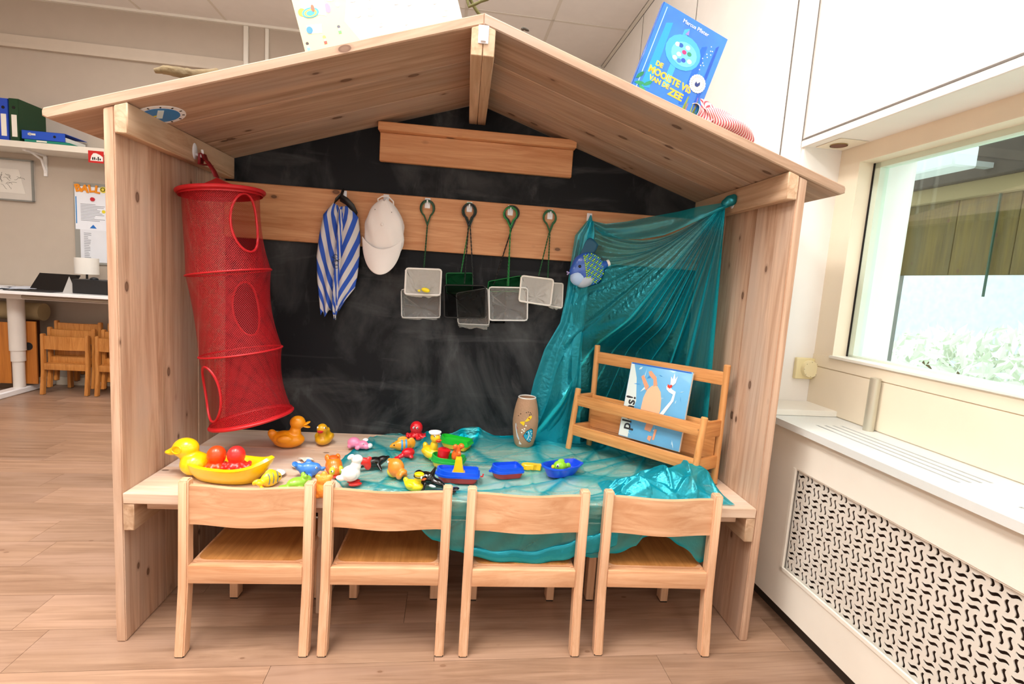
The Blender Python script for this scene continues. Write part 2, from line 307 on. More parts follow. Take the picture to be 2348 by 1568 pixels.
fz0=nt.nodes.new('ShaderNodeLayerWeight'); fz0.inputs[0].default_value=.5; fp=nt.nodes.new('ShaderNodeMath'); fp.operation='POWER'; fp.inputs[1].default_value=2.2; nt.links.new(fz0.outputs['Facing'],fp.inputs[0]); fz=nt.nodes.new('ShaderNodeMath'); fz.operation='MULTIPLY_ADD'; fz.inputs[1].default_value=.45; fz.inputs[2].default_value=.05; nt.links.new(fp.outputs[0],fz.inputs[0]); mx=nt.nodes.new('ShaderNodeMixShader'); nt.links.new(fz.outputs[0],mx.inputs[0]); nt.links.new(tr.outputs[0],mx.inputs[1]); nt.links.new(gl.outputs[0],mx.inputs[2]); nt.links.new(mx.outputs[0],nt.nodes['Material Output'].inputs[0])
MB().box((XW+.083,OY0+.02,OZ0+.008),(XW+.087,OY1-.02,OZ1-.015)).build('pane',gm,w1,smooth=False)
# outdoors
struct('ground_outside',MB().box((XW+.6,-14,-.3),(26,16,-.2)),mat('c9d2c0',.9,name='pale_ground',var=.15))
struct('haze_backdrop_far',MB().box((9.0,-8,-.2),(9.1,16,1.9)),mat('ccd3da',.9,name='garden_haze_tone',var=.12,bscale=3))  # made-up far wall; its grey blue stands in for haze in the garden
sc=thing('garden_screen','raised olive brown plank screen hanging outside the window','screen',(0,0,0),(0,0,ROOM))
MO=wood('olive_boards','6b5a20','4b4018',2,knots=.08,grey='5c5530')
x=3.2
for k in range(9):
    y1=1.84-k*.375; MB().box((x,y1-.372,1.434),(x+.03,y1,1.92),bev=.003).build('board',MO,sc)
MB().box((x-.05,-1.6,1.92),(x+.06,1.86,2.02),bev=.005).build('beam',mat('8a7a52',.8),sc)
MB().box((x-.10,-1.6,2.02),(x+.10,1.80,2.36),bev=.005).build('header',mat('3c342a',.8,var=.3),sc)
MB().box((x-.03,1.84,-.21),(x+.05,1.95,2.36),bev=.005).build('post',mat('7d7f78',.7),sc)
MB().box((x-.02,1.20,1.30),(x-.008,1.208,1.92)).build('cord',mat('0d4a3a',.6),sc)
MB().box((2.6,.98,1.98),(2.75,1.55,2.10),bev=.01).build('awning_box',mat('e6eef0',.4),sc); MB().box((2.7,1.2,2.06),(3.15,1.25,2.09)).build('bracket_arm',mat('9aa09c',.5),sc)  # white awning box outside, carried on the bracket arm
def leaves(name,label,cat,c,r,n,col,size,seed=1,trunk=None,group=None):
    rnd=random.Random(seed); t=thing(name,label,cat,RM@Vector(c),(0,0,0),group); b=MB()
    for i in range(n):
        while 1:
            p=Vector((rnd.uniform(-1,1),rnd.uniform(-1,1),rnd.uniform(-1,1)))
            if .35<p.length<1: break
        p=Vector((p.x*r[0],p.y*r[1],p.z*r[2])); e=Euler((rnd.uniform(0,6),rnd.uniform(0,6),rnd.uniform(0,6))).to_matrix().to_4x4(); e.translation=p; s=size*rnd.uniform(.6,1.3)
        v=[b.bm.verts.new(e@Vector(q)) for q in ((-s,0,0),(0,-s*.4,0),(s,0,.2*s),(0,s*.4,0))]; b.bm.faces.new(v)
    f=b.build('foliage',mat(col,.6),t,smooth=False); f['kind']='stuff'
    z0=-.25-c[2]
    q=MB()
    for k in range(5):
        a=k*1.256; q.tube([(0,0,z0),(.1*r[0]*math.cos(a),.1*r[1]*math.sin(a),z0*.4),(.6*r[0]*math.cos(a),.6*r[1]*math.sin(a),.3*r[2])],.03,5)
    q.build('stem',mat('6b5638',.8),t); return t
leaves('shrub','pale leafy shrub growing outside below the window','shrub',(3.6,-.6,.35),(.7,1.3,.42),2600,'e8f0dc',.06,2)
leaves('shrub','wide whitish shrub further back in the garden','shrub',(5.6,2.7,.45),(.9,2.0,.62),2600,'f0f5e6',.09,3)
leaves('tree','dark green tree standing beyond the plank screen','tree',(7.5,1.0,3.9),(2.2,4.5,1.7),5200,'3d5220',.16,5)
# radiator cover
rc=thing('radiator_cover','long white radiator cover with perforated front panel under the window','radiator cover',(0,0,0),(0,0,ROOM))
XC=1.2; GY0,GY1,GZ0,GZ1=-2.0,.062,.215,.603
Mrc=mat('efebe0',.4,name='cover_paint',bump=.05,bscale=15)
p=MB(); p.box((XC,-2.6,.075),(XC+.018,.34,GZ0)).box((XC,-2.6,GZ1),(XC+.018,.34,.735)).box((XC,GY1,GZ0),(XC+.018,.34,GZ1)).box((XC,-2.6,GZ0),(XC+.018,GY0,GZ1)); p.build('front_panel',Mrc,rc,smooth=False)
p=MB(); q=.012
p.box((XC-.004,GY1-q,GZ0),(XC+.004,GY1,GZ1)).box((XC-.004,GY0,GZ0),(XC+.004,GY1,GZ0+q)).box((XC+.004,GY0,GZ1-.006),(XC+.014,GY1,GZ1)); p.build('grille_frame',Mrc,rc,smooth=False)
MB().box((1.25,-2.6,.0),(1.262,.30,.085)).build('plinth',mat('3a3026',.9),rc)
MB().box((1.195,-2.6,.02),(1.21,-2.59,.03)).build('bracket',M_dark,rc)
# ledge with slots
lg=MB(); zt,zb=.762,.738
sl=[(1.260,1.271),(1.293,1.304),(1.325,1.336),(1.357,1.368)]
segs=[(-2.6,-1.12),(-1.12,-.6),(-.6,-.458),(-.458,.063),(.063,.352)]
lg.box((1.17,-2.6,zb),(1.20,.352,zt)); zb=.757; lg.box((1.20,-2.6,zb),(1.260,.352,zt)); lg.box((1.368,-2.6,zb),(XW,.352,zt))
for a,b in ((1.271,1.293),(1.304,1.325),(1.336,1.357)): lg.box((a,-2.6,zb),(b,.352,zt))
for a,b in sl:
    for y0,y1 in ((-2.6,-1.12),(-.6,-.458),(.063,.352)): lg.box((a,y0,zb),(b,y1,zt))
lg.build('ledge',mat('d6dad8',.3,name='ledge_paint'),rc,smooth=False)
MB().box((1.21,-2.6,.70),(1.44,.33,.705)).build('slot_shade_sheet',M_dark,rc)  # near-black sheet added under the slots so they look shaded
# perforated panel: S-shaped openings, real holes
def s_hole(cx,cz,vert,L=.031,w=.0062):
    pts=[]; n=7
    for i in range(n+1):
        t=i/n*2-1; u=t*L/2; o=math.sin(t*PI)*-.0032; pts.append((u,o+w*(.55+.45*(1-t*t))*.72))
    for i in range(n,-1,-1):
        t=i/n*2-1; u=t*L/2; o=math.sin(t*PI)*-.0032; pts.append((u,o-w*(.55+.45*(1-t*t))*.72))
    return [(cx+(b if vert else a),cz+(a if vert else -b)) for a,b in pts]
def perforated():
    cell=.0385; bm=bmesh.new(); ny=int((-.0+GY1+1.30)/cell); nz=int((GZ1-GZ0)/cell)+1
    for orient in (0,1):                    # two cell meshes, instanced by copying geometry
        pass
    def cellmesh(vert):
        b=bmesh.new(); h=cell/2; vs=[b.verts.new((a*h,c*h,0)) for a,c in ((-1,-1),(1,-1),(1,1),(-1,1))]; ed=[b.edges.new((vs[i],vs[(i+1)%4])) for i in range(4)]
        for d in (-1,1):
            P=s_hole(*((d*.0098,0) if vert else (0,d*.0098)),vert); pv=[b.verts.new((x,y,0)) for x,y in P]; ed+=[b.edges.new((pv[i],pv[(i+1)%len(pv)])) for i in range(len(pv))]
        r=bmesh.ops.triangle_fill(b,use_beauty=True,edges=ed); 
        V=[v.co.copy() for v in b.verts]; b.verts.index_update(); Fs=[[v.index for v in f.verts] for f in b.faces]
        # drop faces inside the holes
        out=[]
        for f in Fs:
            c=sum((V[i] for i in f),Vector())/3; inside=False
            for d in (-1,1):
                P=s_hole(*((d*.0098,0) if vert else (0,d*.0098)),vert); k=False; n=len(P)
                for i in range(n):
                    (x1,y1),(x2,y2)=P[i],P[(i+1)%n]
                    if (y1>c.y)!=(y2>c.y) and c.x<(x2-x1)*(c.y-y1)/(y2-y1)+x1: k=not k
                inside|=k
            if not inside: out.append(f)
        b.free(); return V,out
    cm=[cellmesh(False),cellmesh(True)]; V=[];Fc=[]
    for j in range(ny+1):
        for k in range(nz+1):
            cv,cf=cm[(j+k)%2]; y=GY1-.01-cell*(j+.5); z=GZ1-cell*(k+.35); n=len(V)
            V+=[(XC+.012,min(max(y-v.x,-9),GY1),min(max(z+v.y,GZ0),GZ1)) for v in cv]; Fc+=[[i+n for i in f] for f in cf]
    me=bpy.data.meshes.new('grille'); me.from_pydata(V,[],Fc); me.materials.append(mat('dcd8cf',.45)); o=bpy.data.objects.new('grille',me); C.objects.link(o); o.parent=rc
    d=o.modifiers.new('t','SOLIDIFY'); d.thickness=.003; o['kind']='stuff'
perforated()
MB().box((XC+.05,-2.0,.2),(XC+.06,.1,.62)).build('inner_back',mat('4a3528',.9),rc)
pp=MB().cone((1.424,.012,.762),(1.424,.012,.950),.017,seg=20); tag(room(pp.build('pipe',mat('c9c5b4',.3,metal=.6))),'short grey metal pipe stub standing on the ledge below the window','pipe')
struct('trim_7',MB().box((1.19,.189,.7625),(XW,.358,.785),bev=.0015),M_trim)
th=thing('thermostat','square cream thermostat with round dial on the niche wall','thermostat',(0,0,0),(0,0,ROOM))
MB().box((1.365,.343,.88),(1.447,.36,.968),bev=.003).build('plate',mat('e8dcae',.4),th)
MB().cone((1.422,.343,.924),(1.422,.326,.924),.036,.033,28).build('dial',mat('ece2ba',.35),th)
dm=MB()
for a in range(0,360,45): dm.box((1.422+.0315*math.cos(math.radians(a))-.001,.3255,.924+.0295*math.sin(math.radians(a))-.001),(1.422+.0315*math.cos(math.radians(a))+.001,.327,.924+.0295*math.sin(math.radians(a))+.001))
dm.build('marking',M_dark,th)
# ---------------------------------------------------------------- the play house
H=1.04; T=.0293; XI=H-T; D=.667; ZT=.488; TT=.034; XR=-.0052; ZR=1.9574; ZL=1.5998; ZRR=1.5803; TR=.0314
SL=(ZR-TR-ZL)/(XR+H); SR=(ZR-TR-ZRR)/(H-XR)
uL=lambda x: ZL+SL*(x+H); uR=lambda x: ZRR+SR*(H-x)
hs=thing('play_house','wooden scaffold board play house with pitched roof and blackboard back','play house')
for sx in (-1,1):
    for k in range(3):
        u=(uL if sx<0 else uR); z0=u(sx*H); z1=u(sx*XI)
        XJ=XI+(.0018 if k==1 else 0); y0=k*D/3+.0014; y1=(k+1)*D/3-.0014+(.0155 if k==2 else 0)
        b=MB(); R=[[(sx*H,y0,0),(sx*XJ,y0,0),(sx*XJ,y0,z1-.001),(sx*H,y0,z0-.001)],[(sx*H,y1,0),(sx*XJ,y1,0),(sx*XJ,y1,z1-.001),(sx*H,y1,z0-.001)]]
        b.loft(R); bmesh.ops.bevel(b.bm,geom=list(b.bm.edges),offset=.003,segments=2,affect='EDGES'); b.build('plank',WZ,hs)
for sx in (-1,1):      # beams under the roof and ledges under the table
    u=(uL if sx<0 else uR); a=sx*(XI-.0005); c=sx*(XI-.037); zb=u(sx*XI)-.075
    b=MB(); R=[[(a,y,zb),(c,y,zb),(c,y,u(c)-.001),(a,y,u(a)-.001)] for y in (-.002,D-.004)]; b.loft(R); bmesh.ops.bevel(b.bm,geom=list(b.bm.edges),offset=.003,segments=1,affect='EDGES'); b.build('beam',WY,hs)
    MB().box((min(a,sx*(XI-.032)),-.001,ZT-TT-.085),(max(a,sx*(XI-.032)),D-.03,ZT-TT-.001),bev=.002).build('ledger',WY,hs)
for k in range(3): MB().box((-XI+.001,k*D/3+.0012 if k else -.002,ZT-TT),(XI-.001,(k+1)*D/3-.0012,ZT),bev=.0025).build('table_plank',WT,hs)
MB().box((-.99+.03,.03,ZT-TT-.03),(.96,.055,ZT-TT),bev=.002).build('batten',WX,hs)
MB().box((-.475,.14,0),(-.45,.62,ZT-TT-.03),bev=.002).build('support_board',WZ,hs)
# roof planks: local x runs along the slope
for sd in (-1,1):
    sl=SL if sd<0 else SR; xe=-1.196 if sd<0 else 1.171; ang=math.atan(sl); Lh=abs(xe-XR)/math.cos(ang)
    for k in range(3):
        y0=k*D/3+(-.003 if k==0 else .0003); y1=(k+1)*D/3-.0003+(.02 if k==2 else 0)
        b=MB(); cut=TR*math.cos(ang)*math.tan(ang)
        z1=TR*math.cos(ang)
        prof=[(0,-z1),(cut,0)] if 0 else None
        n0=cut/2
        R=[[(sd*cut,y,-z1),(0,y,0),(sd*Lh-sd*.006,y,0),(sd*Lh,y,-.006),(sd*(Lh+.004),y,-z1*.65),(sd*(Lh-.008),y,-z1)] for y in (y0,y1)]
        b.loft(R); bmesh.ops.recalc_face_normals(b.bm,faces=b.bm.faces); bmesh.ops.bevel(b.bm,geom=[e for e in b.bm.edges if abs(e.verts[0].co.y-e.verts[1].co.y)<1e-5],offset=.0032,segments=1,affect='EDGES')
        o=b.build('roof_plank',WE if 0 else WR,hs,ang=30); o.location=(XR,0,ZR); o.rotation_euler=(0,ang*sd,0)
        if k==0: o['label']='front roof plank, the outer edge of the gable'
# ridge beams
for a,b in ((-.0345,-.0005),(.0005,.0345)): 
    R=[[(XR+a,y,1.839),(XR+b,y,1.839),(XR+b,y,min(uL(XR+b),uR(XR+b))-.001),(XR+a,y,min(uL(XR+a),uR(XR+a))-.001)] for y in (-.004,D-.004)]
    q=MB().loft(R); bmesh.ops.bevel(q.bm,geom=list(q.bm.edges),offset=.002,segments=1,affect='EDGES'); q.build('ridge_beam',WY,hs)
# blackboard, hook rail, shelf box, back rails
R=[[(-XI,y,.30),(XI,y,.30),(XI,y,uR(XI)-.001),(XR,y,ZR-TR-.004),(-XI,y,uL(-XI)-.001)] for y in (D,D+.012)]
MB().loft(R).build('blackboard',M_board,hs,smooth=False)
MB().box((-XI+.001,D-.02,1.3026),(XI-.001,D-.0005,1.526),bev=.003).build('hook_rail',WO,hs)
MB().box((-XI,D,.0),(XI,D+.014,.09),bev=.002).build('skirting',mat('cfc8b8',.6),hs)
MB().box((-XI,D-.001,.10),(XI,D+.013,.298)).build('lower_back',mat('2a221c',.8),hs)
sb=MB().box((-.396,.632,1.652),(.405,.655,1.766),bev=.003).build('shelf_front',WO,hs); 
MB().box((-.40,.600,1.766),(.411,D-.0005,1.80),bev=.003).build('shelf_top',WO,hs); MB().box((-.39,.655,1.66),(.40,D-.0005,1.70)).build('shelf_back',WO,hs)
# light saw scratches (chalk) on roof underside are left to the wood texture; hooks
def hook(px,py,w=.023,h=.042,yy=D-.02):
    p=aty(px,py,yy); M=Matrix.Translation((p.x,yy,p.z))
    b=MB(); b.box((-w/2,-.003,-h),(w/2,0,0),bev=.0015,seg=2)
    poly=[(-.0015,-.004),(-.0015,-.012),(-.011,-.014),(-.016,-.010),(-.018,-.012),(-.015,-.019),(-.010,-.024),(-.003,-.034),(-.0015,-.036)]
    b.loft([[(x,y,z) for y,z in poly] for x in (-.0028,.0028)])
    bmesh.ops.transform(b.bm,matrix=M,verts=b.bm.verts); o=b.build('hook',mat('e8eaf0',.3),hs); return p
HK=[hook(*q) for q in ((789,437),(886,446),(981,454),(1077,463),(1171,471),(1262,480),(1352,489))]
def hook_on(M,w=.03,h=.05):
    b=MB().box((-w/2,-.003,-h/2),(w/2,0,h/2),bev=.0018,seg=2); poly=[(-.002,.018),(-.004,.004),(-.012,-.012),(-.012,-.021),(-.002,-.022)]
    b.loft([[(x,y,z) for y,z in poly] for x in (-.007,.007)]); bmesh.ops.transform(b.bm,matrix=M,verts=b.bm.verts); b.build('hook',mat('e6e6ee',.25),hs)
hook_on(Matrix.Translation((XR+.0,-.0042,1.897)))
bh=MB(); bh.ell((0,0,0),(.004,.017,.028)); bh.tube([(0.004,0,-.01),(.022,-.004,-.016),(.028,-.006,-.004),(.027,-.006,.006)],.0045,8); HB=Vector((-XI+.037,.355,1.572))
bmesh.ops.transform(bh.bm,matrix=Matrix.Translation(HB),verts=bh.bm.verts); bh.build('hook',mat('e9e9ef',.25),hs)
bh=MB(); bh.ell((0,0,0),(.004,.017,.024)); bh.tube([(-.004,0,-.01),(-.022,-.004,-.016),(-.028,-.006,-.004),(-.027,-.006,.004)],.0045,8); HR=Vector((XI-.037,.333,1.553))
bmesh.ops.transform(bh.bm,matrix=Matrix.Translation(HR),verts=bh.bm.verts); bh.build('hook',mat('e9e9ef',.25),hs)
# round sticker under the left roof
stk=thing('round_card','round white card with blue centre stuck under the left roof','card',(0,0,0)); ang=math.atan(SL)
sM=frame((math.cos(ang),0,math.sin(ang)),(0,1,0),(math.sin(ang),0,-math.cos(ang)),(-.958,.125,uL(-.958)-.0005))
MB().lathe([(.001,0),(.068,0),(.068,.002),(.001,.002)],36,M=sM).build('disc',mat('eef0f2',.4),stk)
MB().lathe([(.001,.002),(.052,.002),(.052,.003),(.001,.003)],36,M=sM).build('centre',mat('2b82c9',.4),stk)
MB().box((-.06,-.008,.003),(.0,.0,.0036),M=sM).build('stripe',mat('e8d23a',.4),stk); MB().box((-.01,-.04,.003),(.006,.02,.0038),M=sM@Matrix.Rotation(.6,4,'Z')).build('stripe',mat('d8f0fa',.4),stk)
t=MB()
for a in range(0,360,30): t.box((.057,-.002,.002),(.064,.002,.003),M=sM@Matrix.Rotation(math.radians(a),4,'Z'))
t.build('marking',M_dark,stk)
#@@PART2
# ---------------------------------------------------------------- chairs
def chair():
    t=thing('child_chair','','chair')
    def post(sx):
        prof=[(-.072,0),(-.034,0),(-.010,.21),(-.008,.30),(-.006,.544),(-.010,.550),(-.036,.550),(-.041,.544),(-.046,.29),(-.048,.21)]
        b=MB(); x0,x1=(.167*sx,.196*sx)
        b.loft([[(x,y,z) for y,z in prof] for x in (min(x0,x1),max(x0,x1))]); bmesh.ops.recalc_face_normals(b.bm,faces=b.bm.faces)
        bmesh.ops.bevel(b.bm,geom=[e for e in b.bm.edges if not e.is_boundary and e.calc_face_angle(0)>.4],offset=.004,segments=2,affect='EDGES'); return b
    for sx in (-1,1):
        post(sx).build('rear_leg',WB,t)
        x0,x1=sx*.132,sx*.162
        b=MB().loft([[(x0,y,.004),(x1,y,.004),(x1,y,.274),(x1-sx*.010,y,.274),(x1-sx*.010,y,.232),(x0,y,.205)] for y in (.22,.262)])
        bmesh.ops.recalc_face_normals(b.bm,faces=b.bm.faces); bmesh.ops.bevel(b.bm,geom=list(b.bm.edges),offset=.0025,segments=1,affect='EDGES'); b.build('front_leg',WB,t)
        MB().box((min(sx*.166,sx*.152),-.03,.246),(max(sx*.166,sx*.152),.225,.284),bev=.002).build('side_rail',WB,t)
        MB().box((min(sx*.169,sx*.194),-.069,0),(max(sx*.169,sx*.194),-.031,.003)).build('glide',M_black,t)
        MB().box((min(sx*.134,sx*.160),.222,0),(max(sx*.134,sx*.160),.260,.004)).build('glide',M_black,t)
    MB().box((-.1672,-.046,.226),(.1672,-.020,.284),bev=.003,seg=2).build('rear_rail',WBX,t)
    MB().box((-.162,.235,.246),(.162,.255,.284),bev=.002).build('front_rail',WBX,t)
    # seat: bordered base with inset plywood face
    b=MB(); out=[(-.164,-.0195),(.164,-.0195),(.164,.255),(.150,.268),(-.150,.268),(-.164,.255)]
    b.prism(out,.013,Matrix.Translation((0,0,.274))); b.build('seat',WBX,t,smooth=False)
    pts=[]
    for cx,cy,a0 in ((.128,.015,-90),(.14,.24,0),(-.14,.24,90),(-.128,.015,180)):
        r=.03 if cy<.1 else .015
        for k in range(6): a=math.radians(a0+k*18); pts.append((cx+r*math.cos(a),cy+r*math.sin(a)))
    MB().prism(pts,.0012,Matrix.Translation((0,0,.287))).build('seat_face',WS,t,smooth=False)
    # curved backrest
    rows=[]; n=22
    for k in range(n+1):
        u=k/n*2-1; x=u*.1675; c=(math.cos(u*PI)+1)/2; yo=-.020*c-.0
        rows.append([(x,-.034+yo,.531),(x,-.022+yo,.533),(x,-.022+yo*.95,.412),(x,-.034+yo*.95,.410)])
    q=MB().loft([[Vector(p) for p in r] for r in rows]); q.build('backrest',WBX,t,ang=50)
    return t
CH=[]
c0=chair()
labs=['light beech child chair in front of the yellow duck boat, first from the left','light beech child chair below the white pelican, second from the left','light beech child chair with teal cloth hanging over its seat','light beech child chair nearest the radiator cover, below the doll bench']
for i,(cx,cy,rz) in enumerate(((-.636,0,0),(-.217,0,0),(.2225,-.003,0),(.667,-.002,-.022))):
    c=c0 if i==0 else dup(c0); c.location=(cx,cy,0); c.rotation_euler=(0,0,rz); c['label']=labs[i]; c['group']='child chairs in front of the play house'; CH.append(c)
WB2=wood('shaded_beech','c98a48','a8682c',2,rough=.35,knots=0,cross=45,along=4,bump=.08,tint=.05); ORM={}  # darker copy of the beech; shade under the desk is put into its colour
def recolour(o):
    for ch in o.children:
        if ch.data.name not in ORM:
            k=ch.data.name; q=ch.data.copy(); ORM[k]=q
            if q.materials[0]!=M_black: q.materials[0]=WB2
        ch.data=ORM[ch.data.name] if ch.data.name in ORM else ch.data
wo=['lowest and frontmost','middle','topmost and rearmost']
for s,(cx,side) in enumerate(((-3.215,'left'),(-2.80,'right'))):
    for k in range(3):
        c=dup(c0); c.location=RM@Vector((cx+.02*k,3.105+.05*k,.052*k)); c.scale=(.93,)*3; c.rotation_euler=(0,0,ROOM)
        c['label']='%s wooden child chair of the %s stack under the white desk'%(wo[k],side) ; c['group']='child chairs stacked under the desk'; recolour(c)
# ---------------------------------------------------------------- far left corner: desk, shelf, boards
def rt(name,label,cat,group=None): return thing(name,label,cat,(0,0,0),(0,0,ROOM),group)
M_desk=mat('eeeef0',.3,name='desk_white'); M_leg=mat('d8d2cc',.35,name='desk_leg')
t=rt('standing_desk','white height adjustable desk with round telescopic leg against the back wall','desk')
MB().box((-4.6,2.80,.845),(-2.2,3.44,.870),bev=.003).build('desk_top',M_desk,t)
MB().box((-4.5,2.92,.80),(-2.3,3.0,.845)).build('frame_bar',M_leg,t)
MB().box((-3.35,2.83,.815),(-2.3,2.92,.843),bev=.006).build('cable_tray',mat('8a7a68',.6),t)
lx,ly=-3.58,3.09
for x_ in (lx,-2.4):
    MB().cone((x_,ly,.36),(x_,ly,.845),.055,seg=24).build('leg',M_leg,t); MB().cone((x_,ly,.27),(x_,ly,.36),.048,seg=24).build('leg_tube',M_leg,t); MB().cone((x_,ly,.05),(x_,ly,.27),.040,seg=24).build('leg_tube',M_leg,t)
    MB().box((x_-.045,2.72,.0),(x_+.045,3.43,.05),bev=.008).build('foot',M_desk,t)
t=rt('wall_shelf','long white shelf on brackets high on the back wall','shelf')
MB().box((-4.8,3.16,2.005),(-2.0,YB-.001,2.055),bev=.002).build('shelf_board',mat('e2dccf',.45),t)
for bx in (-3.565,-2.6):
    b=MB(); b.box((bx-.012,3.22,1.992),(bx+.012,YB-.002,2.004)); b.box((bx-.012,YB-.014,1.83),(bx+.012,YB-.002,2.004)); b.tube([(bx,3.30,1.995),(bx,3.40,1.96),(bx,YB-.01,1.86)],.009,6); b.build('bracket',M_white,t)
def binder(x0,x1,y0,h,col,lab,lc=True):
    t=rt('ring_binder',lab,'binder','binders on the wall shelf'); z=2.056
    b=MB().box((x0,y0,z),(x0+.003,y0+.28,z+h)).box((x1-.003,y0,z),(x1,y0+.28,z+h)).box((x0,y0,z),(x1,y0+.004,z+h)); b.build('cover',mat(col,.45),t,smooth=False)
    MB().box((x0+.006,y0+.02,z+.004),(x1-.006,y0+.27,z+h-.02)).build('paper',mat('e4e4e0',.8),t)
    c=(x0+x1)/2; MB().cone((c,y0+.001,z+h-.07),(c,y0-.002,z+h-.07),.012,seg=16).build('ring_hole',M_dark,t)
    if lc: MB().box((c-.019,y0-.0015,z+.03),(c+.019,y0,z+.2)).build('spine_label',mat('e8e4d8',.6),t)
    return t
binder(-3.70,-3.632,3.17,.32,'1c46b8','blue ring binder standing upright at the left end of the shelf')
binder(-3.625,-3.555,3.17,.325,'0c3b1c','dark green ring binder standing upright on the shelf')
t=rt('ring_binder','blue ring binder lying flat on the shelf','binder','binders on the wall shelf'); x0,x1,y0,z=-3.54,-3.225,3.17,2.078
MB().box((x0,y0,z),(x1,y0+.26,z+.003)).box((x0,y0,z+.065),(x1,y0+.26,z+.068)).box((x0,y0,z),(x1,y0+.004,z+.068)).build('cover',mat('1d4fc0',.45),t,smooth=False)
MB().box((x0+.02,y0+.02,z+.006),(x1-.006,y0+.25,z+.04)).build('paper',mat('e4e4e0',.8),t); MB().cone((x1-.075,y0+.001,z+.035),(x1-.075,y0-.002,z+.035),.010,seg=16).build('ring_hole',M_dark,t)
q=MB(); q.cone((x0+.06,y0-.0015,z+.04),(x0+.06,y0,z+.04),.012); q.box((x0+.045,y0-.0015,z+.032),(x0+.1,y0,z+.047)); q.build('sticker',mat('d8d8d0',.6),t)
t=rt('folder','flat teal green folder lying under the blue binder','folder'); MB().box((-3.52,3.165,2.056),(-3.19,3.42,2.076),bev=.002).build('cover',mat('15806c',.5),t); MB().box((-3.43,3.163,2.06),(-3.355,3.165,2.072)).build('label_strip',mat('e8e4d8',.6),t)
t=rt('red_card','small red card with black and white print hanging from the shelf edge','card')
MB().box((-3.045,3.154,1.935),(-2.93,3.157,2.03)).build('card',mat('c01818',.5),t)
q=MB(); q.prism([(-.045,-.03),(.05,-.03),(.05,.005),(.03,.02),(0,.032),(-.02,.03),(-.035,.01)],.001,frame((1,0,0),(0,0,1),(0,-1,0),(-2.985,3.154,1.98))); q.build('print',mat('e8e4e0',.5),t)
q=MB(); rnd=random.Random(3)
for k in range(5): q.box((-3.015+k*.014,3.1515,1.955+rnd.uniform(0,.01)),(-3.006+k*.014,3.153,1.967+rnd.uniform(0,.02)))
b=q.build('print_mark',M_black,t); b['kind']='stuff'
t=rt('whiteboard','framed whiteboard with pencil drawing on the back wall at the far left','whiteboard'); yb=YB-.02
MB().box((-4.5,yb,1.61),(-3.655,YB-.001,1.945)).build('board',mat('c9c4bd',.4),t)
q=MB().box((-3.668,yb-.006,1.60),(-3.65,yb,1.95)).box((-4.5,yb-.006,1.60),(-3.65,yb,1.612)).box((-4.5,yb-.006,1.938),(-3.65,yb,1.95)); q.build('frame',mat('8b8d8a',.35,metal=.5),t)
MB().prism([(-4.5,1.665),(-3.72,1.665),(-3.765,1.865),(-4.5,1.865)],.001,frame((1,0,0),(0,0,1),(0,-1,0),(0,yb-.0005,0))).build('paper',mat('d9d5cd',.7),t)
q=MB(); rnd=random.Random(8)
for k in range(26):
    x=-4.1+rnd.random()*.33; z=1.69+rnd.random()*.15; a=rnd.uniform(0,6); pts=[(x,yb-.002,z)]
    for j in range(5): a+=rnd.uniform(-1,1); x+=.014*math.cos(a); z+=.011*math.sin(a); pts.append((x,yb-.002,z))
    q.tube(pts,.0012,4)
b=q.build('pencil_line',mat('6a6660',.8),t); b['kind']='stuff'
t=rt('notice_board','narrow magnetic board with white papers and orange letter heading','notice board')
MB().box((-3.345,yb,1.10),(-2.98,YB-.001,1.80),bev=.002).build('board',mat('9a9c98',.35,metal=.4),t)
MB().box((-3.335,yb-.002,1.40),(-3.03,yb-.001,1.77)).build('paper',mat('e6ebf4',.7),t); MB().box((-3.30,yb-.0015,1.12),(-3.03,yb-.0005,1.40)).build('paper',mat('dde2ea',.7),t)
def linesOf(x0,x1,z0,z1,n,seed,col='8a8f98'):
    q=MB(); r=random.Random(seed)
    for k in range(n):
        z=z1-(z1-z0)*k/max(1,n-1); q.box((x0,yb-.003,z-.0022),(x0+(x1-x0)*r.uniform(.5,1),yb-.002,z+.0022))
    b=q.build('printed_line',mat(col,.8),t); b['kind']='stuff'
linesOf(-3.29,-3.08,1.48,1.62,12,1); linesOf(-3.27,-3.21,1.16,1.37,15,2)
for x in (-3.325,-3.055): MB().box((x-.004,yb-.003,1.45),(x+.004,yb-.002,1.68)).build('blue_bar',mat('1d7fc4',.5),t)
MB().prism([(-3.22,1.415),(-3.165,1.415),(-3.192,1.447)],.001,frame((1,0,0),(0,0,1),(0,-1,0),(0,yb-.003,0))).build('blue_triangle',mat('1d6fc4',.5),t)
MB().cone((-3.19,yb-.002,1.665),(-3.19,yb-.012,1.665),.017,seg=18).build('magnet',mat('c01c2c',.4),t); MB().cone((-3.105,yb-.002,1.565),(-3.105,yb-.006,1.565),.014,seg=18).build('magnet',mat('e0d028',.4),t)
for i,(ch,x) in enumerate(zip('BALL',(-3.305,-3.25,-3.2,-3.15))): text('letter',ch,.085,mat('e89018',.5),t,frame((1,0,0),(0,0,1),(0,-1,0),(x,yb-.006,1.752-.004*(i%2)))@Matrix.Rotation((.25,-.1,.15,-.15)[i],4,'Z'),ext=.003,bold=.004)
MB().cone((-3.105,yb-.002,1.752),(-3.105,yb-.006,1.752),.026,seg=20).build('letter_disc',mat('e8d84a',.5),t); text('letter','O',.05,M_black,t,frame((1,0,0),(0,0,1),(0,-1,0),(-3.105,yb-.009,1.752)))
t=rt('table_lamp','small lamp with white drum shade on the desk','lamp'); lx=-3.11
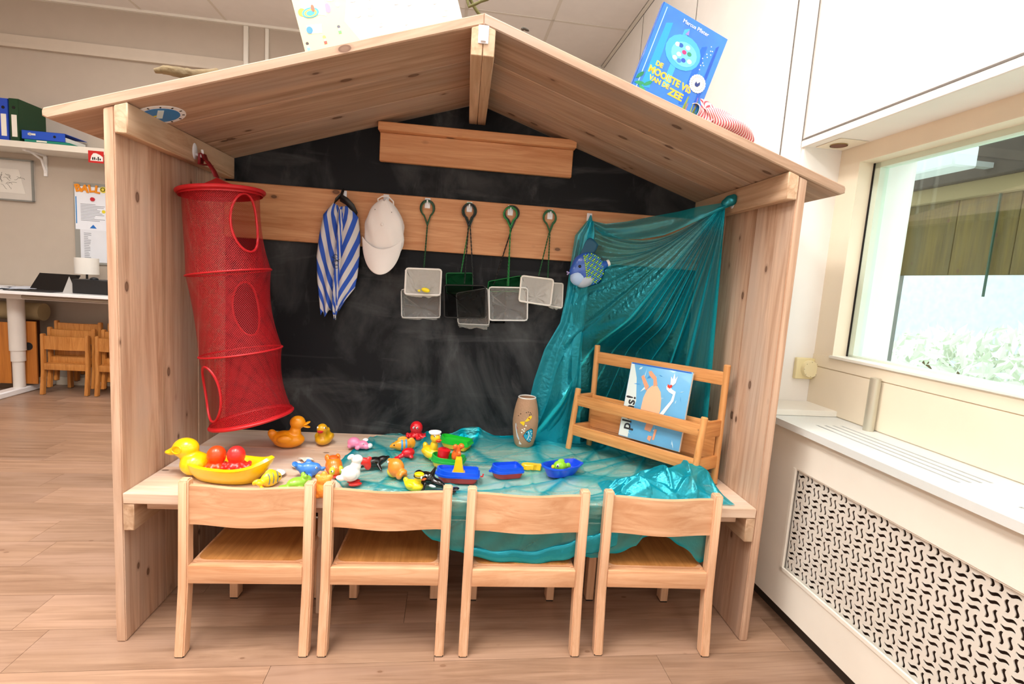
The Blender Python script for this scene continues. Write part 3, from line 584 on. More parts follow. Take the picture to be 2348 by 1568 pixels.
MB().lathe([(.001,0),(.05,0),(.05,.012),(.01,.016),(.007,.2),(.001,.2)],20,(lx,3.2,.871)).build('base',M_black,t); MB().lathe([(.083,0),(.083,.135),(.080,.135),(.080,0)],32,(lx,3.2,1.02),cap=False).build('lamp_shade',mat('e6e4de',.7),t)
t=rt('tablet_computer','open black tablet computer with keyboard cover on the desk','tablet')
Mx=Matrix.Translation((-3.28,2.98,.871))@Matrix.Rotation(.05,4,'Z')
MB().box((-.2,-.14,0),(.13,.05,.006),M=Mx,bev=.002).build('keyboard',mat('2a2a2e',.5),t)
MB().box((-.15,0,0),(.15,.008,.19),M=Mx@Matrix.Translation((0,.05,.0))@Matrix.Rotation(-.75,4,'X'),bev=.002).build('screen',mat('0c0c0e',.25),t)
k=MB(); 
for i in range(12):
    for j in range(4): k.box((-.17+i*.024,-.11+j*.03,.006),(-.152+i*.024,-.09+j*.03,.0075),M=Mx)
b=k.build('key',mat('18181a',.5),t); b['kind']='stuff'
MB().prism([(0,0),(.10,0),(.05,.13)],.004,Matrix.Translation((-3.13,2.95,.871))@Matrix.Rotation(PI/2,4,'X')).build('stand',mat('b5b3b0',.5),t)
t=rt('black_box','black storage box on the desk behind the play house post','box'); MB().box((-3.05,2.93,.871),(-2.78,3.12,.985),bev=.004).build('box',mat('121214',.5),t); MB().ell((-2.93,3.0,.99),(.03,.03,.016)).build('lid_knob',mat('141a20',.4),t)
for i,(x,y,rz,n,c) in enumerate(((-3.72,3.0,.1,3,'dfe2e8'),(-3.55,3.12,-.2,3,'d4dae6'),(-3.86,2.95,.3,2,'e6e4da'))):
    for k in range(n):
        b=MB().box((-.105,-.15,0),(.105,.15,.0035),M=Matrix.Translation((x+k*.02,y+k*.012,.871+k*.005))@Matrix.Rotation(rz+k*.2,4,'Z')).build('paper_stack',mat(c,.7))
        tag(room(b),'loose white sheet, %s of the %s paper pile on the desk'%(('bottom','middle','topmost')[k],('middle','right','left')[i]),'paper','papers on the desk')
t=rt('storage_cube','orange wooden storage cube with round holes under the desk','storage cube')
MO2=wood('cube_wood','c47a30','a05c20',2,knots=0)
def plate_hole(y,x0,x1,z0,z1,cx,cz,r,nm):
    b=MB(); MB.box(b,(x0,y,z0),(x1,y+.012,z1)); b.build(nm,MO2,t,smooth=False); MB().cone((cx,y-.0005,cz),(cx,y-.002,cz),r,seg=24).build('hole',M_dark,t)
plate_hole(3.12,-4.3,-3.66,.07,.585,-3.80,.37,.035,'side')
b=MB().box((-3.66,3.12,.07),(-3.645,3.42,.60)); b.build('side',mat('5a2c12',.6),t,smooth=False); plate_hole(3.13,-3.645,-3.47,.07,.60,-3.53,.39,.033,'side')
t=tag(room(MB().cone((-4.3,3.25,.67),(-3.50,3.27,.67),.075,seg=24).build('cushion_roll',mat('b3a27c',.8))),'beige rolled cushion lying on the orange storage cube','cushion')
# ---------------------------------------------------------------- things on the roof
def roofR(x): return uR(x)+TR+.002
def roofL(x): return uL(x)+TR+.002
# illustrated sheet on the left slope
an=math.atan(SL); ex=Vector((math.cos(an),0,math.sin(an))); ey=Vector((-math.sin(an),.10,math.cos(an))).normalized(); O=Vector((-.507,.025,roofL(-.507)))
pM=frame(ex,ey,ex.cross(ey),O)
t=thing('picture_board','large pale picture board with small coloured drawings standing on the roof','picture board')
MB().box((0,0,-.006),(.462,.32,0),M=pM,bev=.001).build('board',mat('e2e0d6',.35),t)
def pic(name,poly,col,z=.0): MB().prism(poly,.0006,pM@Matrix.Translation((0,0,z))).build(name,mat(col,.5),t,smooth=False)
def circ(cx,cy,rx,ry=None,n=18,a0=0,a1=360): ry=ry or rx; return [(cx+rx*math.cos(math.radians(a0+(a1-a0)*i/(n if a1-a0==360 else n-1))),cy+ry*math.sin(math.radians(a0+(a1-a0)*i/(n if a1-a0==360 else n-1)))) for i in range(n)]
pic('sand_area',[(0.001,.001),(.165,.001),(.13,.07),(.15,.13),(.10,.20),(.02,.31),(.001,.31)],'ecd88c')
pic('house_drawing',[(.02,.12),(.05,.10),(.06,.17),(.025,.175)],'b8def0',.0006); pic('roof_drawing',[(.015,.17),(.07,.165),(.075,.21),(.045,.22)],'e8701c',.0012)
pic('boat_drawing',[(.055,.105),(.085,.095),(.095,.20),(.06,.2)],'dfeef8',.0006)
for i,(c,r) in enumerate((('2b8fc8',.024),('e8dc40',.018),('2b8fc8',.012))): pic('ring_drawing',circ(.043,.112-i*.001,r,r*.6),c,.0012+.0004*i)
pic('ball_drawing',circ(.020,.118,.011),'e8a020',.0008); pic('tub_drawing',[(.025,.055),(.06,.05),(.065,.075),(.022,.08)],'e6e0ee',.0006); pic('ball_drawing',circ(.028,.065,.009,.010),'2a78c8',.0014)
pic('figure_drawing',circ(.093,.115,.008,.014),'c878b0',.0006); pic('figure_drawing',circ(.052,.122,.005,.010),'e0502c',.0026)
for x,y,c1,c2 in ((.012,.022,'2a1c18','68a8c0'),(.063,.030,'e8c050','d83a2c'),(.11,.05,'484858','60a860')):
    pic('figure_drawing',circ(x,y+.008,.0045),c1,.0006); pic('figure_drawing',[(x-.003,y+.004),(x+.003,y+.004),(x+.004,y-.006),(x-.004,y-.006)],'e8b898',.0006); pic('figure_drawing',[(x-.0045,y-.004),(x+.0045,y-.004),(x+.004,y-.012),(x-.004,y-.012)],c2,.0008)
rnd=random.Random(5); q=[]
for k in range(46): pic('pale_drawing',circ(rnd.uniform(.10,.44),rnd.uniform(.02,.30),rnd.uniform(.003,.012),rnd.uniform(.003,.009),8),rnd.choice(['f3e2ea','dfeef2','f6ece0','e2f2e6','efe0ee','f4d8d4']),.0006)
# book on the right slope
an=math.atan(SR); ex=Vector((math.cos(an),.10,-math.sin(an))).normalized(); ey=Vector((math.sin(an),.06,math.cos(an))).normalized(); ey=(ey-ex*ex.dot(ey)).normalized(); O=Vector((.452,.040,roofR(.452)))
bM=frame(ex,ey,ex.cross(ey),O); BW,BH=.238,.283
t=thing('picture_book','blue underwater picture book standing on the right roof slope','book')
MB().box((0,0,0),(BW,BH,.0025),M=bM,bev=.001).build('cover',mat('0c78e0',.25,var=.25,coat=.5),t); MB().box((.004,.003,-.010),(BW-.004,BH-.003,0),M=bM).build('pages',mat('f0ece0',.7),t); MB().box((0,0,-.0125),(BW,BH,-.010),M=bM,bev=.001).build('back_cover',mat('1668c8',.25),t); MB().box((-.002,0,-.0125),(.0015,BH,.0025),M=bM,bev=.001).build('spine',mat('0e4fa0',.25),t)
BZ=.0027
def bp(name,poly,col,z=0): return MB().prism(poly,.0004,bM@Matrix.Translation((0,0,BZ+z))).build(name,mat(col,.35),t,smooth=False)
bp('spine_line',[(.013,.002),(.0155,.002),(.0155,BH-.01),(.013,BH-.01)],'9fd0ee')
for (a,b,c,w,col) in ((.04,.02,.27,.03,'1c94ec'),(.10,.05,.28,.022,'38a4ee'),(.175,.03,.26,.025,'0a60d0'),(.215,.02,.28,.012,'0850bc')): bp('water_streak',[(a-w/2,b),(a+w/2,b+.01),(a+w/3,c-.03),(a-w/3,c-.04)],col)
bp('water_light',circ(.115,.175,.062,.052),'3fa4de',.0003); bp('water_light',circ(.12,.172,.045,.036),'68bfe8',.0006); bp('water_light',[(.100,.228),(.112,.230),(.108,.246)],'8a78c8',.0006)
for x,y,c in ((.088,.19,'f2f2f6'),(.104,.165,'f2f2f6'),(.10,.192,'1f58b0'),(.124,.195,'f4f4f8'),(.118,.178,'c8286e'),(.136,.18,'2a8c6a'),(.095,.15,'f2f2f6'),(.125,.155,'2450b8'),(.145,.16,'e8eef4'),(.112,.148,'3b78c8')): bp('pebble_print',circ(x,y,.008,.0065,10),c,.001)
for x,y in ((.195,.235),(.198,.222),(.204,.224),(.190,.208),(.195,.20),(.182,.19),(.188,.178),(.194,.172),(.184,.168),(.186,.155),(.203,.212)): bp('bubble',circ(x,y,.0018,n=8),'e6f4fc',.0007)
TY=mat('f2b62c',.4)
text('cover_text','Marcus Pfister',.0165,mat('f0f6fc',.4),t,bM@Matrix.Translation((.125,.262,BZ+.0006)),.0003)
text('cover_text','DE',.020,TY,t,bM@Matrix.Translation((.058,.108,BZ)),.0005,bold=.0009)
text('cover_text','MOOISTE VIS',.029,TY,t,bM@Matrix.Translation((.108,.083,BZ)),.0005,bold=.0012,sx=.92)
text('cover_text','VAN DE',.020,TY,t,bM@Matrix.Translation((.078,.060,BZ)),.0005,bold=.0009); text('cover_text','ZEE',.031,TY,t,bM@Matrix.Translation((.143,.050,BZ)),.0005,bold=.0012)
sc_=[]
for i in range(40): a=i/40*2*PI; r=.0275+(.0012 if i%2 else -.0004); sc_.append((.197+r*math.cos(a),.113+r*math.sin(a)))
bp('seal',sc_,'efe9cf',.0008); bp('seal_mark',[(.188,.108),(.190,.118),(.196,.113),(.203,.122),(.206,.112),(.200,.103),(.192,.103)],'1c3478',.0014)
q=MB()
for i in range(22): a=i/22*2*PI; c=(.197+.0205*math.cos(a),.113+.0205*math.sin(a)); q.box((-.0013,-.0006,0),(.0013,.0006,.0003),M=bM@Matrix.Translation((*c,BZ+.0013))@Matrix.Rotation(a,4,'Z'))
b=q.build('seal_lettering',mat('44402c',.6),t); b['kind']='stuff'
for x,y,c,a in ((.02,.03,'1e8a5a',.3),(.035,.018,'2a9a68',-.4),(.012,.052,'147a50',1.),(.045,.04,'1e8a5a',.8)): bp('leaf_print',[(x+.018*u*math.cos(a)-.007*v*math.sin(a),y+.018*u*math.sin(a)+.007*v*math.cos(a)) for u,v in ((-1,0),(-.3,.8),(.5,.7),(1,0),(.4,-.8),(-.4,-.7))],c,.0004)
rnd=random.Random(2)
for k in range(12):
    x=.178+.05*rnd.random(); h_=.03+.045*rnd.random(); w_=.0015+.0015*rnd.random(); l=rnd.uniform(-.012,.014); bp('seaweed_print',[(x-w_,.003),(x+w_,.003),(x+l+w_*.4,.003+h_),(x+l-w_*.4,.003+h_)],rnd.choice(['58963c','b06aa0','c8783c','38806c','8a9c3a']),.0004)
# pink striped cloth, bundled
def stripes(name,c1,c2,scale,ang=0,w=.5,soft=.06,uv=True):
    m=bpy.data.materials.new(name); m.use_nodes=True; nt=m.node_tree; N=nt.nodes; L=nt.links; tc=N.new('ShaderNodeTexCoord'); mp=N.new('ShaderNodeMapping'); mp.inputs['Rotation'].default_value=(0,0,ang); L.new(tc.outputs['UV' if uv else 'Object'],mp.inputs[0])
    sp=N.new('ShaderNodeSeparateXYZ'); L.new(mp.outputs[0],sp.inputs[0]); mu=N.new('ShaderNodeMath'); mu.operation='MULTIPLY'; mu.inputs[1].default_value=scale; L.new(sp.outputs[0],mu.inputs[0]); fr=N.new('ShaderNodeMath'); fr.operation='PINGPONG'; fr.inputs[1].default_value=1; L.new(mu.outputs[0],fr.inputs[0])
    mr=N.new('ShaderNodeMapRange'); mr.inputs[1].default_value=w-soft; mr.inputs[2].default_value=w+soft; L.new(fr.outputs[0],mr.inputs[0]); x=N.new('ShaderNodeMix'); x.data_type='RGBA'; L.new(mr.outputs[0],x.inputs[0]); x.inputs[6].default_value=lin(c1); x.inputs[7].default_value=lin(c2); b=N['Principled BSDF']; L.new(x.outputs[2],b.inputs['Base Color']); b.inputs['Roughness'].default_value=.8
    n=N.new('ShaderNodeTexNoise'); n.inputs['Scale'].default_value=500; L.new(tc.outputs['Object'],n.inputs[0]); bu=N.new('ShaderNodeBump'); bu.inputs['Strength'].default_value=.15; bu.inputs['Distance'].default_value=.001; L.new(n.outputs[0],bu.inputs['Height']); L.new(bu.outputs[0],b.inputs['Normal'])
    return m
def sheet(name,P,m,parent=None,solid=.001,sub=0):
    P=np.array(P); nu,nv=P.shape[:2]; V=P.reshape(-1,3).tolist(); Fs=[(i*nv+j,i*nv+j+1,(i+1)*nv+j+1,(i+1)*nv+j) for i in range(nu-1) for j in range(nv-1)]
    me=bpy.data.meshes.new(name); me.from_pydata(V,[],Fs); uv=me.uv_layers.new(name='UVMap')
    idx=np.array(Fs).ravel(); U=np.stack([(idx//nv)/(nu-1),(idx%nv)/(nv-1)],1); uv.data.foreach_set('uv',U.ravel().astype('f'))
    me.materials.append(m); me.polygons.foreach_set('use_smooth',[True]*len(me.polygons)); o=bpy.data.objects.new(name,me); C.objects.link(o); o.parent=parent
    if solid: d=o.modifiers.new('s','SOLIDIFY'); d.thickness=solid
    return o
t=thing('striped_cloth','red and white pinstriped cloth crumpled on the right roof slope','cloth')
M_pk=stripes('pink_stripes','efdcdc','cc4a58',40,0,.55,.15)
P=[]
for i in range(60):
    u=i/59; row=[]
    x=.70+.155*u; base=roofR(x)+.004; r=.026+.010*math.sin(u*3)
    for j in range(25):
        a=j/24*2*PI*1.12; rr=r*(1+.12*math.sin(3*a+u*7)); row.append((x+.01*math.sin(a*2),.055+rr*1.25*math.cos(a),base+r*.95+rr*.9*math.sin(a)))
    P.append(row)
sheet('folded_cloth',P,M_pk,t,.0015)
P=[]
for i in range(50):
    u=i/49; row=[]
    for j in range(26):
        v=j/25; x=.67+.11*u; row.append((x+.012*math.sin(v*9),.065+.05*(v-.5)+.014*math.sin(u*11),roofR(x)+.012+.062*math.sin(PI*min(1,v*1.1))*(.6+.4*math.sin(u*7))+.012*math.sin(u*15+v*6)+(.03*u*v)))
    P.append(row)
sheet('loose_end',P,M_pk,t,.0015)
# sticks
def stick(lab,pts,rr,col='6a5a3e'):
    b=MB(); P=[]; R=[]
    for i in range(len(pts)-1):
        for k in range(4): f=k/4; P.append(Vector(pts[i]).lerp(Vector(pts[i+1]),f)+Vector((random.uniform(-1,1),random.uniform(-1,1),random.uniform(-1,1)))*.0015); R.append(rr[i]+(rr[i+1]-rr[i])*f)
    P.append(Vector(pts[-1])); R.append(rr[-1]); b.tube(P,0,9,rr=R); return tag(b.build('driftwood_stick',mat(col,.85,bump=.8,bscale=120,var=.35)),lab,'stick')
a=aty(356,163,.03); b_=aty(384,158,.035); 
stick('weathered driftwood stick lying at the left end of the roof',[a,a.lerp(b_,.8)+Vector((0,0,-.001)),aty(415,167,.04),aty(450,172,.05),aty(500,166,.10)],[.006,.012,.015,.014,.012])
stick('thin green brown twig sticking up behind the picture board',[(.02,.10,roofR(.02)+.0),(-.04,.09,2.02),(-.065,.08,2.055),aty(1075,15,.07),aty(1130,-8,.07)],[.005,.005,.005,.0045,.004],'6b6838')
tag(MB().ell((aty(1205,67,.03)),(.012,.005,.004),(0,20,0)).ell(aty(1199,66,.03),(.006,.005,.005)).build('pine_cone_scale',mat('3c352c',.7)),'tiny dark seed pod on the roof just right of the ridge','seed pod')
# hanging mobile behind the book
t=thing('string_mobile','thin hanging strings with small blue and white charms near the right wall','mobile')
for i,(px,y0,y1,cc) in enumerate(((1639,-20,52,'e8e4da'),(1620,-20,48,'2a9ab8'),(1598,8,42,'d85a3a'))):
    a=RM@Vector((1.2,1.3+.12*i,0)); p1=aty(px-2,y1,a.y); p0=Vector((p1.x,p1.y,ZC-.005)); MB().tube([p0,p1],.0012,4).build('string',mat('cfc8b8',.6),t); MB().ell(p1,(.008,.008,.022)).ell(p1+Vector((0,0,.05)),(.006,.006,.014)).build('charm',mat(cc,.4),t)
#@@PART3
# ---------------------------------------------------------------- red mesh tunnel
RED=mat('bc101c',.5,name='red_fabric'); M_netr=mat('b00e1a',.55,name='red_netting')
tn=thing('mesh_tunnel','red net hanging tunnel with oval openings hung from the left beam','mesh tunnel')
rc_=[(-.872,.325,1.437,6,.132),(-.845,.325,1.163,9,.134),(-.803,.325,.884,9,.134),(-.765,.325,.640,13,.138)]
def tun(th,s,off=0,flat=False):
    i=min(2,int(s)); f=s-i; A,B=rc_[i],rc_[i+1]; c=[A[k]+(B[k]-A[k])*f for k in range(5)]; a=math.radians(c[3])
    r=c[4]
    if not flat: r*=1-.085*math.sin(PI*f)**.8-(.09*(1-f)**3 if i==0 else 0)
    r+=off
    cx=c[0]-.006*math.sin(PI*f)
    return Vector((cx+r*math.cos(th)*math.cos(a),c[1]+r*math.sin(th),c[2]+r*math.cos(th)*math.sin(a)))
holes=[(-.55,.42,.42,.36),(1.62,1.48,.38,.36),(-2.25,2.50,.42,.38)]
NT,NS=118,232; V=[];Fc=[]
def inh(th,s,g=1):
    for h in holes:
        d=(th-h[0]+PI)%(2*PI)-PI
        if (d/h[2]/g)**2+((s-h[1])/h[3]/g)**2<1: return True
    return False
dt=2*PI/NT; ds=3/NS
for j in range(1,NS):
    for i in range(NT):
        th=(i+.5*(j%2))*dt-PI; s=j*ds
        if inh(th,s,1.0): continue
        out=[tun(th-dt/2,s),tun(th,max(0,s-ds)),tun(th+dt/2,s),tun(th,min(3,s+ds))]; c=sum(out,Vector())/4; n=len(V)
        V+=out+[c+(o-c)*.76 for o in out]
        Fc+=[(n+k,n+(k+1)%4,n+4+(k+1)%4,n+4+k) for k in range(4)]
me=bpy.data.meshes.new('netting'); me.from_pydata([tuple(v) for v in V],[],Fc); me.materials.append(M_netr); o=bpy.data.objects.new('netting',me); C.objects.link(o); o.parent=tn; o['kind']='stuff'
for k in range(4):
    MB().tube([tun(a*2*PI/48,k,.001,True) for a in range(48)],(.007,.0032,.0032,.0055)[k],8,closed=True).build('hoop',RED,tn)
MB().grid([[tun(a*2*PI/48,0,-.002-.003*(1-w),True)+Vector((0,0,-.014*w)) for a in range(48)] for w in (0,.5,1)],True).build('band',RED,tn)
MB().grid([[tun(a*2*PI/48,3,.001,True)+Vector((-.001*w,0,.010*w)) for a in range(48)] for w in (0,1)],True).build('band',mat('c8141e',.6),tn)
q=[]; apex=Vector((-.892,.335,1.487))
MB().grid([[tun(a*2*PI/48,0,0,True).lerp(apex,w)+Vector((0,0,-.008*math.sin(PI*w))) for a in range(48)] for w in (0,.3,.6,.85,.97)],True).build('top_cover',RED,tn)
MB().grid([[tun(a*2*PI/48,3,0,True).lerp(Vector((rc_[3][0],.325,.640)),w) for a in range(48)] for w in (0,.5,.98)],True).build('bottom_cover',fabric('red_sheer','b01018',.55,.9,spark=.1),tn)
for h in holes:
    MB().tube([tun(h[0]+h[2]*math.cos(a*PI/24),h[1]+h[3]*math.sin(a*PI/24),.001) for a in range(48)],.0042,6,closed=True).build('hole_trim',RED,tn)
def foldattr(o,vals):
    a=o.data.attributes.new('fold','FLOAT','POINT'); a.data.foreach_set('value',np.array(vals,'f').ravel())
def ribbon(name,pts,w,m,parent,d=(0,1,0),solid=.0012):
    d=Vector(d); return sheet(name,[[tuple(Vector(p)-d*w/2),tuple(Vector(p)+d*w/2)] for p in pts],m,parent,solid)
ribbon('strap',[apex,apex+Vector((-.012,.0,.025)),apex+Vector((-.035,.004,.055)),HB+Vector((.040,-.004,-.032)),HB+Vector((.030,-.004,-.006)),HB+Vector((.022,-.004,-.008)),HB+Vector((.020,-.004,-.045)),apex+Vector((-.02,.004,.04))],.028,mat('8c1018',.5),tn,(.25,.9,0))
# ---------------------------------------------------------------- teal cloth on the table
def smooth(a,b,x): t=max(0,min(1,(x-a)/(b-a))); return t*t*(3-2*t)
def ns(seed,n=6):
    r=random.Random(seed); w=[(r.uniform(-1,1),r.uniform(-1,1),r.uniform(0,6)) for _ in range(n)]
    return w
w1_,w2_=ns(3,7),ns(9,6)
def ridg(x,y,W_,f):
    # warped ridges: sharp crests like creases in thin cloth
    a=sum(math.sin(f*.35*(x*p+y*q)+r) for p,q,r in W_[:3])
    v=0
    for p,q,r in W_[3:]: v=max(v,1-abs(math.sin(f*(x*p*.8+y*q)+1.3*a+r))*3.2)
    return max(0,v)
xLt=[(.66,-.36),(.60,-.385),(.50,-.415),(.40,-.435),(.30,-.45),(.16,-.43),(.06,-.37),(-.002,-.22),(-.01,-.19)]
def xl(y):
    for (a,xa),(b,xb) in zip(xLt,xLt[1:]):
        if y>=b: return xb+(xa-xb)*(y-b)/(a-b)
    return -.17
hem=[(-.20,.468),(-.15,.432),(-.078,.361),(-.007,.328),(.029,.312),(.12,.300),(.21,.293),(.30,.300),(.394,.318),(.447,.304),(.49,.316),(.56,.335),(.60,.352),(.622,.381),(.684,.392),(.72,.374),(.760,.352),(.80,.315),(.83,.298),(.86,.30)]
def hz(x):
    if x<=hem[0][0]: return .48
    for (a,za),(b,zb) in zip(hem,hem[1:]):
        if x<=b: return za+(zb-za)*(x-a)/(b-a)
    return hem[-1][1]
NU,NV=420,190; P=[]; FO=[]
ys=[.655-.657*k/NV for k in range(NV+1)]
for k,y in enumerate(ys):
    row=[]; fo=[]; a=xl(y); b=.93-.02*math.sin(y*9)-.065*(1-smooth(0,.22,y))
    for i in range(NU+1):
        u=i/NU; x=a+(b-a)*u; e=min(1,u*14)
        r1=ridg(x,y,w1_,12); r2=ridg(x,y,w2_,27); z=ZT+.0022+.0075*r1*e+.004*r2; fo.append(min(1,.9*max(0,r1-.25)+.5*max(0,r2-.45)+.6*math.exp(-((u)/.006)**2)+.5*smooth(.47,.60,y)*smooth(-.30,.0,x)))
        bk=smooth(.60,.655,y); z+=bk*(.020+.014*math.sin(x*13+1)+.010*math.sin(x*31))*smooth(-.36,-.22,x)*(1-smooth(.35,.5,x))
        z+=.010*smooth(.50,.60,y)*(1+math.sin(x*22+y*30))*.5
        row.append((x,min(y,.643+.0*x),z))
    P.append(row); FO.append(fo)
last=P[-1]; 
for k in range(1,36):
    v=k/35; row=[]
    for (x,y,z) in last:
        zb=hz(x)+.003*math.sin(x*90); zt=ZT+.003; zz=zt+(zb-zt)*v
        d=max(0,(zt-zb))/.19
        row.append((x+.004*math.sin(x*60+v*5)*v,-.0035-min(v*12,1)*.0-.001-.0*d+(-.000 if v<.1 else 0)-.006*d*abs(math.sin(x*23+v*2))*v,zz))
    P.append(row); FO.append([.30+.25*math.sin(x*31+v*7)**2+.45*smooth(.85,1,v) for (x,y,z) in last])
tc_=thing('teal_cloth','sheer teal organza cloth spread wrinkled over the table and hanging over its edge','cloth')
foldattr(sheet('tabletop_sheet',P,M_orgt,tc_,0),FO)
# lower roll of folded cloth in the hanging part, heap at the right front
P=[]
for i in range(140):
    u=i/139; x=.03+.50*u; zc=hz(x)+.012+.05*smooth(.55,1,u)
    P.append([(x,-.010-.007*math.cos(a*PI/6)-.002*math.sin(u*30),zc+(.014+.022*u)*math.sin(a*PI/6)+.004*math.sin(u*25)) for a in range(13)])
sheet('rolled_hem',P,M_org,tc_,0)
P=[]
for i in range(110):
    u=i/109; row=[]
    for j in range(80):
        v=j/79; x=.50+.44*u; y=.015+.17*v
        hgt=.010+.085*math.exp(-((x-.79)/.12)**2-((y-.13)/.07)**2)+.03*math.exp(-((x-.62)/.08)**2-((y-.07)/.05)**2)
        e=min(1,8*u,8*(1-u),8*v,8*(1-v)); hgt=hgt*e+.016*e*ridg(x*1.5,y*1.5,w2_,22)+.010*e*math.sin(x*38+y*50)
        row.append((x,y,ZT+.006+max(0,hgt)))
    P.append(row)
sheet('cloth_heap',P,M_org,tc_,0)
# ---------------------------------------------------------------- teal curtain in the right corner
cu=thing('teal_curtain','sheer teal organza curtain knotted on the right beam and fanned across the blackboard','curtain')
K=HR+Vector((-.030,-.004,-.002)); Bk=HK[6]+Vector((.001,-.017,-.022))
def Eu(u):
    pts=[(0,Bk+Vector((.01,.0,-.03))),(.12,Vector((.455,.622,1.25))),(.26,Vector((.42,.618,.92))),(.42,Vector((.30,.63,.498))),(.62,Vector((.58,.650,.496))),(.80,Vector((.82,.60,.505))),(.92,Vector((.93,.42,.505))),(1,Vector((.955,.29,.51)))]
    for (a,p),(b,q) in zip(pts,pts[1:]):
        if u<=b: return p.lerp(q,(u-a)/(b-a))
    return pts[-1][1]
P=[]; FO=[]; NU=520; NV=60
for i in range(NU+1):
    u=i/NU; row=[]
    ph=2*PI*(11*u+.7*math.sin(u*9)); 
    uu=u+.012*math.sin(ph*1.0+.6)*smooth(0,.3,u)
    E=Eu(max(0,min(1,uu)))
    for j in range(NV+1):
        t_=j/NV; p=K.lerp(E,t_); A=(.014*smooth(0,.25,t_)+.004)*(.25+.75*smooth(.30,.6,u)); crest=max(0,math.sin(ph))**3; crest_sheen=max(0,math.sin(ph*1.0+.5))**9*smooth(.28,.45,u)*(.35+.65*abs(math.sin(u*17)))
        n=Vector((-.35,-.93,0)); p=p+n*(A*crest+.003*math.sin(ph*2.3+t_*5))
        p.z-=.10*math.sin(PI*t_)*(1-smooth(0,.30,u))*1.0
        p.y=min(p.y,.640 if p.z>1.29 else .658)
        w_=(1-smooth(.9,1.1,p.z))*smooth(.42,.52,p.x)*(1-smooth(.76,.86,p.x)); p.y=p.y+(.650-p.y)*w_*(1 if p.y<.650 else 0); FO.append(crest_sheen*smooth(.12,.3,t_)+.8*(1-smooth(.0,.14,t_)))
        p.x=min(p.x,.985); row.append(tuple(p))
    P.append(row)
foldattr(sheet('fan_drape',P,fabric('teal_organza_fan','10acbc',.30,.97,rough=.25,spark=1.3,fold_sheen_col='3ce4f2'),cu,0),FO)  # brighter cyan on the pleat crests paints highlights into the cloth
# swag between the two hooks
P=[]; top=[(1352,505),(1390,513),(1440,507),(1500,495),(1560,484),(1600,474),(1650,466),(1682,462)]; bot=[(1356,512),(1382,541),(1420,548),(1465,549),(1520,540),(1570,520),(1625,494),(1682,470)]
def interp(L,u):
    x=u*(len(L)-1); i=min(int(x),len(L)-2); f=x-i; return (L[i][0]+(L[i+1][0]-L[i][0])*f,L[i][1]+(L[i+1][1]-L[i][1])*f)
for i in range(90):
    u=i/89; yy=(Bk.y-.006)+(K.y-Bk.y-.006)*smooth(0,1,u); a=aty(*interp(top,u),yy); b=aty(*interp(bot,u),yy); row=[]
    for j in range(26):
        v=j/25; p=a.lerp(b,v); n=.010*math.sin(v*PI*3+u*4)*math.sin(PI*min(1,u*1.3)) ; row.append((p.x,p.y-.012*math.sin(PI*v)+n,p.z))
    P.append(row)
sheet('swag',P,M_org,cu,0)
# band falling from the left hook
P=[]; L_=[(1346,506),(1318,540),(1308,600),(1296,680),(1282,740),(1246,800),(1222,870),(1214,905),(1196,950),(1182,1012)]; R_=[(1360,508),(1362,540),(1352,600),(1346,680),(1340,740),(1336,800),(1334,870),(1333,905),(1331,950),(1330,1016)]
for i in range(120):
    u=i/119; a=aty(*interp(L_,u),.625); b=aty(*interp(R_,u),.612); row=[]
    for j in range(50):
        v=j/49; p=a.lerp(b,v+.02*math.sin(v*22+u*3)); row.append((p.x,p.y-.010*abs(math.sin(v*8+u*2.5)),max(p.z,ZT+.004)))
    P.append(row)
sheet('side_drape',P,M_org,cu,0)
k=MB().ell(K+Vector((.012,-.012,.004)),(.022,.026,.020),(0,30,0)).ell(K+Vector((-.002,-.008,-.006)),(.018,.02,.016),(20,0,0)).ell(K+Vector((.02,-.018,.016)),(.012,.014,.013)); k.build('knot',fabric('teal_knot','0a8ea0',.9,.98),cu,remesh=.004)
k=MB().cone(Bk+Vector((0,-.003,.014)),Bk+Vector((0,-.002,-.02)),.003,.013).ell(Bk+Vector((0,-.003,-.026)),(.013,.010,.012)); k.build('knot',M_org,cu,remesh=.003)
P=[]
for i in range(20):
    u=i/19; P.append([(Bk.x-.006+.016*(v/8-.5)*(1+u)+.012*u,Bk.y-.006-.01*math.sin(u*3),Bk.z-.02-.10*u) for v in range(9)])
sheet('loose_fold',P,M_org,cu,0)
# ---------------------------------------------------------------- things on the hook rail
YR=D-.02
def rp(px,py,dy=.03): return aty(px,py,YR-dy)
# striped sailor scarf with black strap
t=thing('sailor_scarf','blue and white diagonally striped cloth folded on the first hook from the left','scarf')
M_st1=stripes('blue_stripes_left','c9c6c8','2450b4',10,.40,.5,.02); M_st2=stripes('blue_stripes_right','c9c6c8','2450b4',10,-.42,.5,.02)
def lobe(Lp,Rp,m,seed,nm,dy=.02):
    P=[]
    for i in range(90):
        u=i/89; a=rp(*interp(Lp,u),dy); b=rp(*interp(Rp,u),dy); row=[]
        for j in range(36):
            v=j/35; p=a.lerp(b,v); d=.016*math.sin(PI*v)**.6*min(1,u*8)+.006*math.sin(v*PI*3+seed+u*2)*(.4+u); zz=0
            if u>.93: zz=.012*math.sin(v*9+seed)*(u-.93)/.07
            row.append((p.x,p.y-d,p.z+zz))
        P.append(row)
    sheet(nm,P,m,t,.0015)
lobe([(765,465),(742,492),(733,540),(727,590),(729,640),(733,680),(737,722)],[(776,472),(779,500),(776,560),(772,610),(768,650),(765,690),(758,716)],M_st1,0,'left_fold')
lobe([(778,474),(776,510),(770,560),(766,610),(762,650),(760,690),(770,734)],[(800,472),(822,500),(826,545),(824,590),(820,630),(814,660),(778,705)],M_st2,2,'right_fold',.026)
